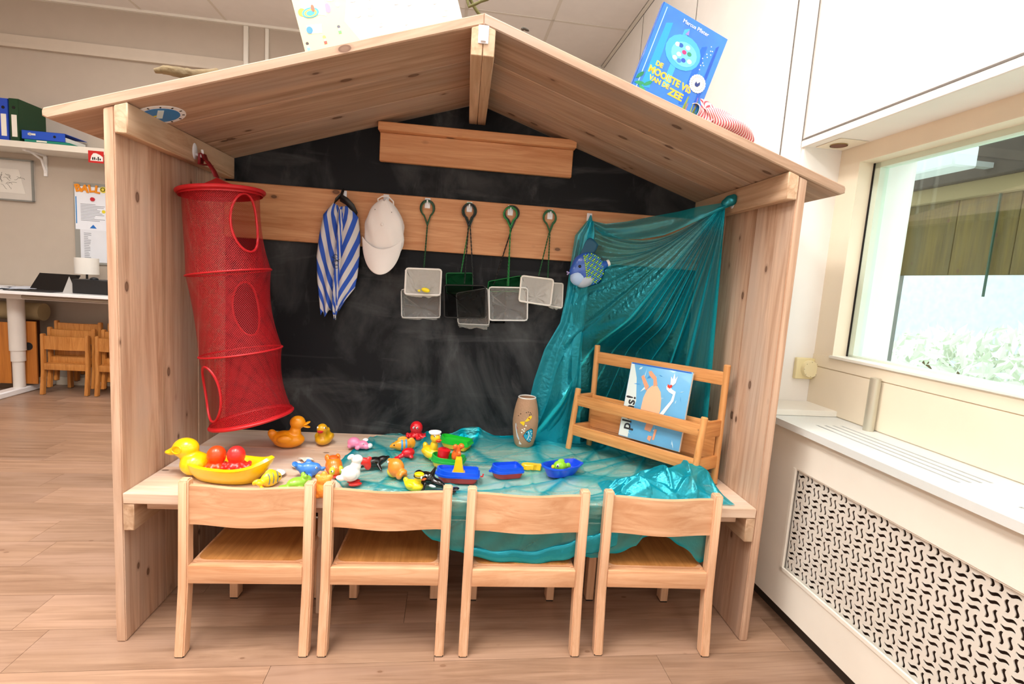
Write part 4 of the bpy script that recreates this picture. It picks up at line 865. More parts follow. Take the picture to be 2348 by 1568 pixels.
lobe([(776,480),(774,520),(770,580),(765,640),(762,690),(764,718),(768,726)],[(786,480),(786,520),(783,580),(779,640),(776,690),(775,710),(772,722)],M_st1,4,'centre_fold',.034)
p=HK[0]; ribbon('strap',[p+Vector((0,-.022,-.008)),p+Vector((-.006,-.026,-.018)),p+Vector((-.004,-.028,-.034)),p+Vector((.02,-.034,-.046)),p+Vector((.045,-.03,-.07)),p+Vector((.058,-.02,-.10))],.03,M_black,t,(.3,-.3,.9),.002)
ribbon('strap',[p+Vector((.004,-.02,-.010)),p+Vector((-.012,-.026,-.03)),p+Vector((-.03,-.028,-.05))],.026,M_black,t,(.3,-.3,.9),.002)
e=rp(769,600,.062); q=MB(); 
for dx,dz,r in ((0,.022,.009),(0,-.004,.012),(.004,-.02,.008)): q.tube([e+Vector((dx+r*math.cos(a*PI/6),0,dz+r*.8*math.sin(a*PI/6))) for a in range(12)],.0011,4,closed=True)
q.tube([e+Vector((-.016,0,.02)),e+Vector((.014,0,.002))],.0012,4); q.tube([e+Vector((-.014,0,-.006)),e+Vector((.016,0,.010))],.0012,4)
b=q.build('embroidery',mat('243444',.7),t); b['kind']='stuff'
# white cap
t=thing('white_cap','white cotton peaked cap hanging on the second hook with its brim down','cap'); M_cap=mat('e9e3e0',.8,name='cap_cotton',bump=.3,bscale=30)
c=rp(882,530,.045); rows=[]
for i in range(22):
    u=i/21; row=[]
    for j in range(40):
        a=j/40*2*PI; w=[.010,.028,.040,.050,.058,.065,.070,.074,.0765,.078,.079,.0795,.0795,.079,.078,.0765,.0745,.071,.066,.058,.05,.042][i]; d=.040*math.sin(PI*min(1,.12+u*.85))**.6+.004
        z=.122-.232*u; x=w*math.cos(a)+.006*(u-.5); wr=1+.03*math.sin(a*7+u*9)+.02*math.sin(u*20+a*2)
        row.append((c.x+x*wr,c.y-d*math.sin(a)*(1 if math.sin(a)>0 else .35)*wr,c.z+z+.006*math.sin(a*3)))
    rows.append(row)
MB().grid(rows,True).build('crown',M_cap,t)
P=[]
for i in range(24):
    u=i/23; row=[]
    for j in range(36):
        v=j/35*2-1; x=.080*v; top=c.z-.075+.046*v*v; bot=c.z-.030-.148*math.sqrt(max(0,1-v*v)); z=top+(bot-top)*u; row.append((c.x-.006+x*(1-.02*u),c.y-.040*(1-v*v*.75)-.016*math.sin(PI*u*.6)*(1-v*v),z))
    P.append(row)
sheet('brim',P,M_cap,t,.003)
MB().ell(c+Vector((-.004,-.047,.022)),(.006,.003,.006)).build('button',M_cap,t)
for dx,dz in ((-.036,.080),(.030,.074),(.038,.010),(-.05,.016)): MB().ell(c+Vector((dx,-.034,dz)),(.0017,.002,.0017),seg=8).build('eyelet',mat('4a4442',.6),t)
MB().tube([c+Vector((-.026,-.01,.100)),c+Vector((-.030,-.012,.125)),c+Vector((-.012,-.014,.137)),c+Vector((.012,-.014,.138)),c+Vector((.032,-.012,.12)),c+Vector((.034,-.01,.098))],.003,6).build('back_strap',M_cap,t)
# fishing nets
def net(lab,hk,loop,hends,fr,col,fcol,net_m,dy,fy,bag=.04,r=.0022,solidframe=.004,taper=.55,drop=.02,hcol=None):
    t=thing('fishing_net',lab,'fishing net',group='aquarium nets on the hook rail'); M_h=mat(col,.35,name='wire_coating')
    x0,y0,x1,y1=loop; cx=(x0+x1)/2; pts=[]
    for a in range(0,21):
        an=math.radians(-60+a*300/20+0); # teardrop
        pts.append(((x1-x0)/2*math.sin(math.radians(-150+a*15)),-(y1-y0)*.33*math.cos(math.radians(-150+a*15))))
    L=[rp(cx+a*1,y0+(y1-y0)*.33+b,dy*.42) for a,b in pts]; bottom=rp(cx,y1,dy*.6)
    MB().tube([bottom]+L+[bottom],r*1.5,8).build('loop_grip',M_h,t)
    for k,(hx,hy) in enumerate(hends):
        p1=rp(hx,hy,fy); n=16; A=[];B=[]
        for i in range(n+1):
            f=i/n; p=bottom.lerp(p1,f); a=f*34; o=Vector((math.cos(a),math.sin(a),0))*r*.75; A.append(p+o); B.append(p-o)
        A=[];B=[]
        n=60
        for i in range(n+1):
            f=i/n; p=bottom.lerp(p1,f); a=f*50; o=Vector((math.cos(a),math.sin(a),0))*r*.7; A.append(p+o); B.append(p-o)
        MB().tube(A,r*.75,5).tube(B,r*.75,5).build('handle',M_h,t)
    Q=[rp(*p,fy) for p in fr]; R=[]
    for i in range(4):
        a,b=Q[i],Q[(i+1)%4]; pr,nx=Q[i-1],b
        R+=[a.lerp(Q[i-1],.07),a.lerp(Q[i-1],.02).lerp(b,.02),a.lerp(b,.07)]
    MB().tube(R,solidframe,8,closed=True).build('frame',mat(fcol,.5),t)
    # pocket
    P=[]; cen=sum(Q,Vector())/4; n=36
    def per(s):
        s=s*4; i=int(s)%4; return Q[i].lerp(Q[(i+1)%4],s-int(s))
    for j in range(12):
        f=j/11; row=[]
        for i in range(n+1):
            p=per((i/n)%1); k=1-(1-taper)*f**1.3; q=cen+(p-cen)*k; q.z-=drop*f; q.y-=-bag*.35*f+.003*math.sin(i*1.7+j*.8)*f-.0; q.x+=.004*math.sin(i*.9+j)*f; q.z+=.004*math.sin(i*1.3+j*.5)*f; row.append(tuple(q))
        P.append(row)
    P.append([tuple(cen+Vector((0,bag*.3,-drop))) for i in range(n+1)])
    o=sheet('net_bag',P,net_m,t,0); return t,cen
def rect(x0,y0,x1,y1,s=.03): return [(x0,y0),(x1,y0+(x1-x0)*s),(x1-1,y1+(x1-x0)*s*.5),(x0+1,y1)]
net('clear white net with wide square frame behind the small white one on the third hook',2,(964,459,996,514),[(970,650)],rect(920,663,1010,728,.0),'10301c','d8d8d8',M_netw,.02,.012,taper=.8,drop=.02,solidframe=.002)
nt1,cn=net('small white net holding a yellow toy fish, on the third hook',2,(966,461,994,516),[(972,612)],[(931,615),(1012,618),(1009,677),(928,674)],'0e4a26','e9e6e2',M_nets,.028,.05,taper=.35,drop=.045,bag=.02)
f=tag(MB().ell(rp(976,665,.068),(.019,.007,.010),(0,12,0)).cone(rp(964,664,.068),rp(959,668,.068),.003,.007).build('toy_fish',mat('f2dc10',.4),remesh=.002),'tiny yellow toy fish lying inside the small white net','toy')
net('green net with thin handle, behind the black net on the fourth hook',3,(1062,466,1090,516),[(1057,625)],rect(1023,626,1084,672,0),'127a34','0e6a36',M_netg,.018,.010,taper=.9,drop=.01,solidframe=.0022)
net('clear white net hanging lowest, below the black net on the fourth hook',3,(1064,467,1092,518),[(1086,660)],[(1046,672),(1118,660),(1122,745),(1050,742)],'101412','cfcfcc',M_netw,.024,.022,taper=.85,drop=.03,solidframe=.002)
net('black net with square frame on the fourth hook',3,(1060,468,1088,517),[(1065,650)],rect(1018,653,1113,728,.02),'101010','0c0c0c',M_netb,.03,.045,taper=.75,drop=.012,solidframe=.003)
net('black net mostly hidden behind the clear one on the fifth hook',4,(1158,472,1190,522),[(1132,652)],rect(1118,662,1160,742,0),'0e0e0e','0e0e0e',M_netb,.018,.012,taper=.85,drop=.008,solidframe=.0022)
net('green edged net spread behind the clear one on the fifth hook',4,(1156,474,1186,523),[(1163,655)],[(1120,645),(1195,632),(1200,668),(1118,668)],'0f6c2c','11803a',M_netg,.022,.018,taper=.9,drop=.004,solidframe=.0015)
net('clear white net with creased bag on the fifth hook',4,(1155,476,1185,521),[(1166,655)],rect(1121,658,1210,734,.02),'128038','e2e2e0',M_netw,.03,.045,taper=.7,drop=.02,solidframe=.003)
net('white cloth net with pointed bag at the right on the sixth hook',5,(1247,484,1275,532),[(1256,638)],[(1252,648),(1291,650),(1289,706),(1256,700)],'0e5a2c','e2ded6',M_nets,.02,.02,taper=.3,drop=.045,bag=.02,solidframe=.003)
net('white cloth net with square frame at the left on the sixth hook',5,(1246,482,1274,530),[(1235,632)],[(1196,632),(1269,641),(1262,701),(1190,690)],'0e5a2c','eae6de',M_nets,.028,.045,taper=.45,drop=.03,bag=.02)
# ceramic fish bottle
t=thing('fish_ornament','blue and green beaded fish ornament with white tail cap hanging on the teal curtain','ornament')
fc=rp(1347,617,.085); fm=Matrix.Translation(fc)@Matrix.Rotation(math.radians(-12),4,'Y')
b=MB().ell((0,0,0),(.072,.030,.072),M=fm).ell((-.045,0,-.004),(.035,.022,.035),M=fm).cone((.055,0,.005),(.090,0,.012),.022,.012,M=fm); b.build('body',mat('2a5cb8',.25,coat=.4),t,remesh=.004)
MB().cone((.086,0,.011),(.096,0,.013),.015,.015,M=fm).build('cap',mat('f0ece4',.5),t)
MB().ell((-.044,-.004,-.030),(.036,.024,.034),(0,25,0),M=fm).build('cheek',mat('a8c4e8',.3),t)
MB().ell((-.012,-.003,-.045),(.045,.027,.027),(0,-20,0),M=fm).build('belly',mat('aeb9c8',.35),t)
MB().ell((-.036,-.024,.016),(.0065,.005,.0065),M=fm).build('eye',mat('0c0c10',.1),t)
MB().tube([fm@Vector(p) for p in ((-.080,-.006,-.004),(-.087,0,.001),(-.080,.006,-.004),(-.087,0,-.009))],.0035,6,closed=True).build('mouth',mat('b8a8d8',.3),t)
for col,par,nm in (('4aa8a0',0,'bead'),('3f7fd0',1,'bead'),('9ad020',2,'bead')):
    q=MB(); n_=0
    for i in range(13):
        for j in range(13):
            x=-.012+i*.0066; z=-.062+j*.0098+(i%2)*.0049
            if (x/.068)**2+(z/.068)**2>1 or (i+2*j)%3!=par and not(par==2 and i==0): continue
            if par==2 and i>2 and (i+2*j)%3==2: pass
            if i==0 and par!=2: continue
            y=-.030*math.sqrt(max(0,1-(x/.072)**2-(z/.072)**2))-.001; q.ell((x,y,z),(.0036,.0026,.0042),seg=8,M=fm)
    b=q.build(nm,mat(col,.2,coat=.5),t); b['kind']='stuff'
P=[]
for i in range(10): P.append([tuple(fm@Vector((-.028+.065*(i/9)+.004*j,-.004,.062+.035*math.sin(PI*i/9)*j/5+.006*j))) for j in range(6)])
sheet('dorsal_fin',P,mat('12506e',.6),t,.003)
# ---------------------------------------------------------------- vase
t=thing('fish_vase','tall sandy brown vase decorated with painted fish standing before the blackboard','vase'); vb=Vector((.276,.575,ZT+.005))
prof=[(.035,0),(.042,.01),(.050,.045),(.055,.09),(.0555,.115),(.052,.155),(.046,.185),(.040,.208),(.0385,.214)]
def vr(z):
    for (a,za),(b,zb) in zip(prof,prof[1:]):
        if z<=zb: return a+(b-a)*(z-za)/(zb-za)
    return prof[-1][0]
MB().lathe([(.001,0)]+prof+[(.035,.212),(.040,.17),(.048,.09),(.03,.01)],40,vb,cap=False).build('vessel',mat('b08a6c',.85,bump=.9,bscale=150,var=.12),t)
MB().lathe([(.0385,.212),(.0392,.216),(.0365,.218),(.0345,.214)],40,vb,cap=False).build('rim',mat('dcd8d0',.5),t)
def vpatch(name,poly,col,off=.0012):
    # polygon in (arc x, height z) wrapped on the vase; arc 0 faces the camera
    bm=bmesh.new(); vs=[bm.verts.new((x,z,0)) for x,z in poly]; bm.faces.new(vs); bmesh.ops.triangulate(bm,faces=bm.faces); bmesh.ops.subdivide_edges(bm,edges=bm.edges,cuts=1)
    for v in bm.verts:
        x,z=v.co.x,v.co.y; r=vr(z)+off; a=-PI/2-.30+x/.053; v.co=(vb.x+r*math.cos(a),vb.y+r*math.sin(a),vb.z+z)
    b=MB(); b.bm.free(); b.bm=bm; o=b.build(name,mat(col,.4),t); return o
vpatch('fish_painting',[(.002,.058),(.016,.082),(.034,.092),(.044,.086),(.048,.06),(.044,.03),(.034,.026),(.018,.036)],'1c1410',.0008)
vpatch('fish_painting',[(.004,.058),(.017,.080),(.033,.089),(.042,.083),(.045,.06),(.042,.033),(.033,.029),(.019,.038)],'2ba0c4')
vpatch('gill_stripe',[(.022,.079),(.026,.078),(.030,.06),(.026,.044),(.018,.037),(.024,.050),(.027,.062)],'e8e8ea',.0018); vpatch('fish_eye',circ(.017,.068,.0035,n=10),'101010',.0018); vpatch('fish_lip',[(.002,.060),(.006,.054),(.004,.050),(-.001,.056)],'c03a28',.0018)
for x,z in ((.034,.078),(.040,.068),(.035,.058),(.041,.050),(.034,.042),(.040,.038)): vpatch('spot',circ(x,z,.0026,n=8),'e8ecf0',.0018)
for x,z in ((.012,.104),(.007,.090),(-.002,.085),(.005,.080),(-.004,.072)): vpatch('spot',circ(x,z,.0035,n=10),'f0e6da')
vpatch('fish_painting',[(.006,.122),(.018,.140),(.028,.147),(.034,.146),(.035,.140),(.026,.128),(.014,.121)],'ecc61c'); vpatch('fish_painting',[(.006,.122),(-.004,.121),(-.014,.117),(-.012,.113),(.0,.116),(.002,.103),(.005,.106)],'ecc61c'); vpatch('gill_stripe',[(.019,.136),(.024,.131),(.027,.134),(.021,.139)],'a03020',.0018)
for x,z in ((.010,.160),(.018,.162),(.027,.160),(.031,.154),(.024,.151),(-.014,.152),(-.024,.142)): vpatch('spot',circ(x,z,.0022,n=8),'1a1210')
vpatch('fish_painting',[(-.036,.106),(-.031,.108),(-.026,.07),(-.014,.04),(-.017,.034),(-.028,.05),(-.034,.08)],'c9d2de'); vpatch('fin_painting',[(-.031,.096),(-.024,.088),(-.028,.08)],'c03020'); vpatch('tail_painting',[(-.015,.034),(-.010,.026),(-.002,.018),(-.012,.016),(-.018,.018),(-.016,.026)],'e0e0e2')
# ---------------------------------------------------------------- doll bench with book
rk=thing('doll_bench','small wooden doll bunk rack with two rails standing on the table at the right','doll bench'); z0=ZT+.006
FL,FR_,BL_,BR_=Vector((.480,.560,0)),Vector((.855,.150,0)),Vector((.576,.612,0)),Vector((.962,.210,0))
ld=(FR_-FL).normalized(); sd=(BL_-FL).normalized(); up=Vector((0,0,1))
for p,h_,ln in ((FL,.262,.018),(FR_,.262,.018),(BL_,.45,0),(BR_,.45,.0)):
    a=p+up*z0; b=p+up*(z0+h_)+sd*ln; a=a-sd*(.012 if ln else 0); q=MB(); dd=(b-a).normalized(); q.cone(a,b,.0125,seg=20); q.cone(b,b+dd*.003,.0125,.010,seg=20); q.build('post',WRKZ,rk)
def rail(a,b,za,zb,th=.016,nm='rail',off=0):
    d=(b-a); d.z=0; L=d.length; d.normalize(); M=frame(d,Vector((0,0,1)).cross(d),(0,0,1),a+Vector((0,0,z0)))
    MB().box((.006,-th/2+off,za),(L-.006,th/2+off,zb),bev=.0025,seg=2).build(nm,WRK,rk).matrix_local=M
o1=sd*.010
rail(FL+o1*1.3,FR_+o1*1.3,.192,.238); rail(FL,FR_,.062,.108); rail(BL_,BR_,.375,.425); rail(FL+o1*1.3,BL_,.195,.24,nm='side_rail'); rail(FR_+o1*1.3,BR_,.185,.245,nm='side_rail'); rail(FL,BL_,.062,.108,nm='side_rail'); rail(FR_,BR_,.062,.108,nm='side_rail'); rail(BL_,BR_,.062,.108)
bo=sd*-.012; rail(BL_+bo,BR_+bo,.09,.235,.005,'back_panel'); 
M=frame(ld,Vector((0,0,1)).cross(ld),(0,0,1),FL+Vector((0,0,z0))); wd=(BL_-FL).dot(Vector((0,0,1)).cross(ld))
MB().box((.012,.012,.072),((FR_-FL).length-.012,wd-.008,.078),M=M).build('base_board',mat('e2dfe6',.5),rk)
# book in the bench
nrm=Vector((0,0,1)).cross(ld)   # points to the back
def atp(px,py,d0): p0=FL+nrm*d0; return at(px,py,nrm,nrm.dot(p0))
c_bl=atp(1417,997,.030); c_br=atp(1556,1036,.030); c_tl=atp(1482,840,.085); c_tr=atp(1612,866,.085)
exx=(c_br-c_bl); Wb=exx.length; exx.normalize(); eyy=(c_tl-c_bl); Hb=eyy.length; eyy.normalize(); eyy=(eyy-exx*exx.dot(eyy)).normalized(); PM=frame(exx,eyy,exx.cross(eyy),c_bl+Vector((0,0,0)))
t=thing('board_book','light blue picture book lying in the doll bench, with a pink animal on its cover','book')
MB().box((0,0,-.014),(Wb,Hb,0),M=PM,bev=.0025,seg=2).build('cover',mat('6ab4e4',.3,var=.12,coat=.4),t); MB().box((.003,-.0005,-.0125),(Wb+.0005,Hb-.003,-.002),M=PM).build('pages',mat('e6e2d8',.6),t); MB().box((.004,Hb-.006,0),(Wb-.004,Hb-.001,.0006),M=PM).build('cover_edge',mat('1f62c4',.3),t)
def pp_(name,poly,col,z=.0): return MB().prism(poly,.0004,PM@Matrix.Translation((0,0,.0003+z))@Matrix.Diagonal((Wb,Hb,1,1))).build(name,mat(col,.4),t,smooth=False)
pp_('paint_wash',[(.01,.01),(.17,.01),(.16,.3),(.20,.5),(.14,.8),(.06,.98),(.01,.98)],'d6e4e2'); 
rnd=random.Random(11)
for k in range(34):
    x,y,a,l,w_=rnd.uniform(.1,.92),rnd.uniform(.05,.95),rnd.uniform(0,3),rnd.uniform(.02,.09),rnd.uniform(.004,.014); pp_('paint_stroke',[(x-l*math.cos(a),y-l*math.sin(a)),(x+w_,y-w_),(x+l*math.cos(a),y+l*math.sin(a)),(x-w_,y+w_)],rnd.choice(['a4d4ee','4d9fdc','c8e4ee','8cc4e8','3e8ed0']),.0002)
pig=[(.30,.40),(.34,.32),(.44,.27),(.54,.27),(.60,.34),(.615,.46),(.60,.58),(.57,.68),(.50,.75),(.42,.74),(.35,.68),(.31,.56)]
pp_('animal_picture',pig,'f0bc98',.0006)
for poly in ([(.33,.66),(.37,.72),(.30,.80),(.25,.86),(.215,.83),(.26,.76)],[(.44,.73),(.50,.76),(.46,.86),(.36,.93),(.32,.91),(.35,.86),(.42,.82)],[(.42,.16),(.52,.15),(.56,.27),(.44,.29)],[(.58,.20),(.62,.20),(.60,.06),(.57,.06)],[(.50,.10),(.56,.10),(.54,.03),(.49,.05)]): pp_('animal_picture',poly,'e6a07c',.0008)
pp_('animal_picture',[(.53,.30),(.60,.38),(.68,.50),(.75,.60),(.765,.68),(.70,.70),(.655,.73),(.645,.77),(.68,.79),(.74,.74),(.80,.72),(.79,.60),(.72,.48),(.64,.34)],'eef2f4',.001); pp_('animal_picture',[(.66,.76),(.70,.745),(.735,.775),(.72,.80),(.69,.785),(.66,.80)],'d83a2a',.0014); pp_('splash_picture',[(.70,.80),(.69,.90),(.72,.87),(.735,.95),(.76,.87),(.79,.92),(.775,.83),(.74,.79)],'f4f6f8',.0012)
text('cover_text','plons!',.058,mat('2a2e34',.5),t,PM@Matrix.Translation((Wb*.115,Hb*.33,.0006))@Matrix.Rotation(PI/2,4,'Z'),.0004,bold=.0012)
#@@PART4
# ---------------------------------------------------------------- bath toys on the table
ZC0=ZT+.0075
def toy(name,label,cat,px,py,yaw,sc=1,group='bath toys on the table',dz=0,rx=0,ry=0):
    p=atz(px,py+12,ZT); t=thing(name,label,cat,(p.x,p.y,(ZT+.001 if px<775 else ZC0)+dz),(math.radians(rx),math.radians(ry),math.radians(yaw)),group,sc); return t
def fuse(parent,name,col,ells=(),cones=(),vox=.003,rough=.35,sss=0,**k):
    b=MB()
    for e in ells: b.ell(*e)
    for c in cones: b.cone(*c)
    return b.build(name,mat(col,rough,sss=sss,coat=.3,**k),parent,remesh=vox)
def eyes(t,pts,r=.004,white=True):
    for p in pts:
        p=Vector(p)
        if white: MB().ell(p,r,seg=10).build('eye',mat('f2f2f2',.3),t)
        d=p.copy(); d.z=0; d=(d.normalized() if d.length else Vector((1,0,0)))
        q=p+Vector((.35*r,math.copysign(.75*r,p.y) if abs(p.y)>1e-4 else 0,.2*r)) if white else p
        MB().ell(q,r*.55 if white else r,seg=10).build('pupil',mat('0a0a0a',.2),t)
# big yellow duck shaped boat (local +x = beak)
t=toy('duck_boat','large yellow duck shaped toy boat at the front left of the table','toy boat',512,1087,170,1,None)
YB_=mat('f7cf08',.3,name='yellow_plastic',sss=0,coat=.4)
def oval(L,Wd,z,n=40,shift=0,tip=0,lift=0):
    R=[]
    for i in range(n):
        a=2*PI*i/n; c,s=math.cos(a),math.sin(a); x=L*c+shift; y=Wd*abs(s)**.85*math.copysign(1,s)
        if tip and c<0: y*=1-tip*(-c)**3
        R.append((x,y,z+lift*max(0,-c)**3))
    return R
rings=[oval(.075,.035,.0,shift=-.01),oval(.10,.046,.004,shift=-.012),oval(.128,.066,.028,shift=-.02,tip=.3,lift=.015),oval(.142,.076,.052,shift=-.028,tip=.4,lift=.030),oval(.144,.077,.058,shift=-.029,tip=.4,lift=.032),oval(.134,.067,.062,shift=-.028,tip=.4,lift=.034),oval(.124,.057,.056,shift=-.026,tip=.4,lift=.030),oval(.112,.050,.026,shift=-.020,tip=.3,lift=.012),oval(.085,.036,.014,shift=-.014)]
MB().loft(rings).build('hull',YB_,t,ang=60)
b=MB(); b.cone((.085,0,.028),(.124,0,.080),.038,.028,16).ell((.130,0,.094),(.042,.036,.034)).ell((.098,0,.045),(.044,.048,.038)).cone((.158,0,.084),(.186,0,.076),.018,.011).ell((.184,0,.077),(.017,.019,.007)).ell((.178,0,.071),(.013,.014,.005)); b.build('neck_and_head',YB_,t,remesh=.0035)
for s_ in (1,-1): MB().tube([(.137+.016*math.cos(a*PI/10),s_*.0345,.098+.013*math.sin(a*PI/10)) for a in range(20)],.0022,6,closed=True).build('eye_ring',YB_,t)
bt=t; bz=bt.location.z
def inboat(dx,dy,dz): return Vector(bt.location)+Matrix.Rotation(math.radians(170),3,'Z')@Vector((dx,dy,dz))
# octopuses in the boat
def octopus(lab,loc,col,yaw,sc,flat=1,grp='bath toys in the duck boat'):
    t=thing('toy_octopus',lab,'toy',loc,(0,0,math.radians(yaw)),grp,sc); E=[((0,0,.052),(.030,.030,.032))]
    for k in range(8):
        a=k*PI/4+.3; E+=[((.020*math.cos(a),.020*math.sin(a),.018),(.014,.012,.011),(0,0,math.degrees(a))),((.034*math.cos(a),.034*math.sin(a),.011),(.013,.010,.009),(0,0,math.degrees(a))),((.044*math.cos(a+.15),.044*math.sin(a+.15),.014),(.008,.008,.009))]
    E.append(((0,0,.02),(.024,.024,.018))); fuse(t,'body',col,E,vox=.0028,sss=.1); return t
octopus('orange round headed octopus toy in the yellow duck boat, left one',inboat(.026,-.004,.026),'ef4a14',20,1.0)
octopus('red translucent octopus toy in the yellow duck boat, right one',inboat(-.042,-.004,.036),'e82c2a',60,.95)
# rubber ducks
def duck(lab,px,py,yaw,sc,col,beak,cat='toy duck',dz=0,eye=True,tall=1,wings=True,open_=False):
    t=toy('rubber_duck',lab,cat,px,py,yaw,sc,dz=dz)
    fuse(t,'body',col,[((0,0,.022),(.042,.030,.022)),((-.012,0,.028),(.034,.028,.020)),((-.042,0,.040),(.012,.010,.014),(0,-35,0)),((-.036,0,.032),(.014,.014,.012)),((.016,0,.040*tall),(.016,.015,.022)),((.022,0,.066*tall),(.021,.019,.019)),((-.008,.026,.030),(.020,.008,.012)),((-.008,-.026,.030),(.020,.008,.012))],vox=.0025,sss=.15)
    b=MB().ell((.044,0,.062*tall),(.013,.011,.0035),(0,-8 if not open_ else -28,0))
    if open_: b.ell((.044,0,.055*tall),(.012,.010,.003),(0,14,0))
    else: b.ell((.042,0,.058*tall),(.010,.009,.003))
    b.build('beak',mat(beak,.35),t)
    if eye: eyes(t,[(.034,.012,.073*tall),(.034,-.012,.073*tall)],.004)
    return t
duck('amber orange rubber duck with open beak, below the bottom of the red tunnel',662,1014,12,1.42,'f09a10','f0a010',eye=False,tall=1.08,open_=True)
duck('mustard yellow rubber duck with red beak, close to the blackboard',742,1007,-92,1.1,'dba414','d01c2c')
t=duck('yellow rubber duck with white sailor cap, left of the green boats',988,1045,-52,1.0,'f6c81a','e8481c',tall=1.35,dz=.004)
MB().lathe([(.001,0),(.020,0),(.024,.004),(.024,.008),(.001,.011)],20,(.018,0,.103)).build('cap',mat('f4f4f4',.5),t)
t=duck('yellow rubber duck with goggles and orange beak, beside the black and white whale',949,1118,-25,.76,'f2d410','ea5a1c',eye=False)
MB().ell((.022,0,.079),(.022,.020,.009)).build('helmet',mat('f0cc08',.3),t)
MB().tube([(.022+.022*math.cos(a*PI/12),.0205*math.sin(a*PI/12),.070) for a in range(24)],.0025,6,closed=True).build('goggle_strap',M_black,t)
for s_ in (1,-1): MB().ell((.039,s_*.009,.070),(.005,.008,.007)).build('goggle_lens',mat('e8ecf0',.15),t); MB().ell((.043,s_*.009,.070),(.003,.004,.004)).build('pupil',M_black,t)
# pink hippo lying
t=toy('toy_hippo','small pink hippo bath toy with white wings lying on the cloth edge','toy',822,1020,-20,1.0)
fuse(t,'body','f08ab0',[((-.022,0,.022),(.026,.024,.021)),((.018,0,.018),(.022,.020,.017)),((.036,0,.014),(.014,.016,.012)),((-.030,.016,.010),(.010,.010,.010)),((-.030,-.016,.010),(.010,.010,.010)),((.006,-.020,.009),(.010,.009,.009))],vox=.0022,sss=.1)
MB().ell((.018,.020,.032),(.012,.010,.005),(20,0,0)).build('wing',mat('f4f4f4',.5),t); MB().ell((.046,.006,.016),(.010,.014,.010)).build('cap',mat('f2f2f2',.5),t); eyes(t,[(.030,-.014,.027)],.003)
# blue dolphin
t=toy('toy_dolphin','blue dolphin bath toy near the front of the table','toy',708,1082,8,1.0)
fuse(t,'body','3a7fd8',[((0,0,.028),(.034,.024,.026)),((.018,0,.032),(.022,.018,.018)),((-.026,0,.034),(.022,.014,.014),(0,25,0)),((-.044,0,.046),(.012,.020,.006),(0,30,0)),((.0,0,.052),(.010,.004,.014),(0,-30,0)),((.006,.024,.012),(.010,.012,.005),(30,0,0)),((.006,-.024,.012),(.010,.012,.005),(-30,0,0)),((.042,0,.030),(.014,.007,.005),(0,-12,0)),((.041,0,.025),(.011,.006,.004),(0,8,0))],vox=.0022); eyes(t,[(.026,.0155,.038),(.026,-.0155,.038)],.0038)
# shells
def shell(lab,px,py,yaw,sc,col='ece4d8'):
    b=MB(); n=14; bm=b.bm; apex=bm.verts.new((-.02,0,.002)); rim=[]; top=bm.verts.new((-.004,0,.016))
    rings=[]
    for w in (.35,.7,1):
        R=[]
        for i in range(n*2+1):
            a=math.radians(-75+150*i/(n*2)); rr=(.034*w)*(1+.03*(i%2)); R.append(bm.verts.new((-.02+rr*math.cos(a),rr*math.sin(a)*1.05,.014*math.sin(PI*min(.98,w*.62+.1))*(.85+.15*(i%2)))))
        rings.append(R)
    for i in range(n*2): bm.faces.new((apex,rings[0][i],rings[0][i+1]))
    for A,B in zip(rings,rings[1:]):
        for i in range(n*2): bm.faces.new((A[i],B[i],B[i+1],A[i+1]))
    bm.verts.remove(top); p=atz(px,py+5,ZT); o=b.build('sea_shell',mat(col,.6,bump=.3),solid=.0015); o.location=(p.x,p.y,ZT+.002); o.rotation_euler=(0,0,math.radians(yaw)); o.scale=(sc,)*3; return tag(o,lab,'shell','white shells on the table')
shell('white fan shell lying left of the blue dolphin',679,1068,200,1.05); shell('small spiral white shell lying behind the blue dolphin',703,1052,80,.9,'e6ddd2'); shell('white shell half hidden behind the spotted yellow fish',645,1085,20,1.0,'f0ece8')
# spotted yellow fish
t=toy('toy_fish','yellow fish bath toy with blue stripes and red spotted tail','toy',620,1103,55,1.0)
fuse(t,'body','f4cc20',[((0,0,.026),(.034,.020,.026)),((.024,0,.024),(.014,.015,.016)),((-.034,0,.020),(.018,.012,.010),(0,20,20)),((-.040,-.014,.008),(.016,.008,.006),(0,20,35)),((-.040,.014,.022),(.014,.006,.009),(0,-20,-20)),((-.004,0,.050),(.016,.005,.008))],vox=.0022)
for k in range(3): MB().tube([(-.018+k*.015+.003*math.sin(a),-.0205*math.cos(a*.9)-.0008,.026+.024*math.sin(a*.9)) for a in [x*.25 for x in range(-2,6)]],.0012,5).build('stripe',mat('3a6c9a',.4),t)
for p in ((-.044,-.018,.012),(-.038,-.020,.010),(-.050,-.014,.012),(-.034,-.012,.016)): MB().ell(p,.0022,seg=8).build('spot',mat('c0442a',.4),t)
eyes(t,[(.022,-.0165,.030)],.003,False)
# orange tiger fish cup
t=toy('toy_fish','orange fish bath toy with lime green eye patches behind the blue dolphin','toy',765,1078,-62,1.12)
fuse(t,'body','ef7a1c',[((0,0,.030),(.032,.026,.029)),((.020,0,.024),(.020,.022,.020)),((-.018,.016,.050),(.012,.008,.012)),((-.018,-.016,.052),(.012,.008,.012)),((-.030,0,.040),(.012,.016,.014))],vox=.0024)
MB().ell((-.004,0,.056),(.016,.015,.006)).build('hollow',mat('c4560c',.5),t)
for s_ in (1,-1): MB().ell((.030,s_*.012,.026),(.010,.010,.013)).build('eye_patch',mat('c4cf3a',.4),t)
eyes(t,[(.038,.014,.028),(.038,-.014,.028)],.0038); MB().ell((.036,0,.008),(.006,.012,.004)).build('mouth',mat('d02c2c',.4),t)
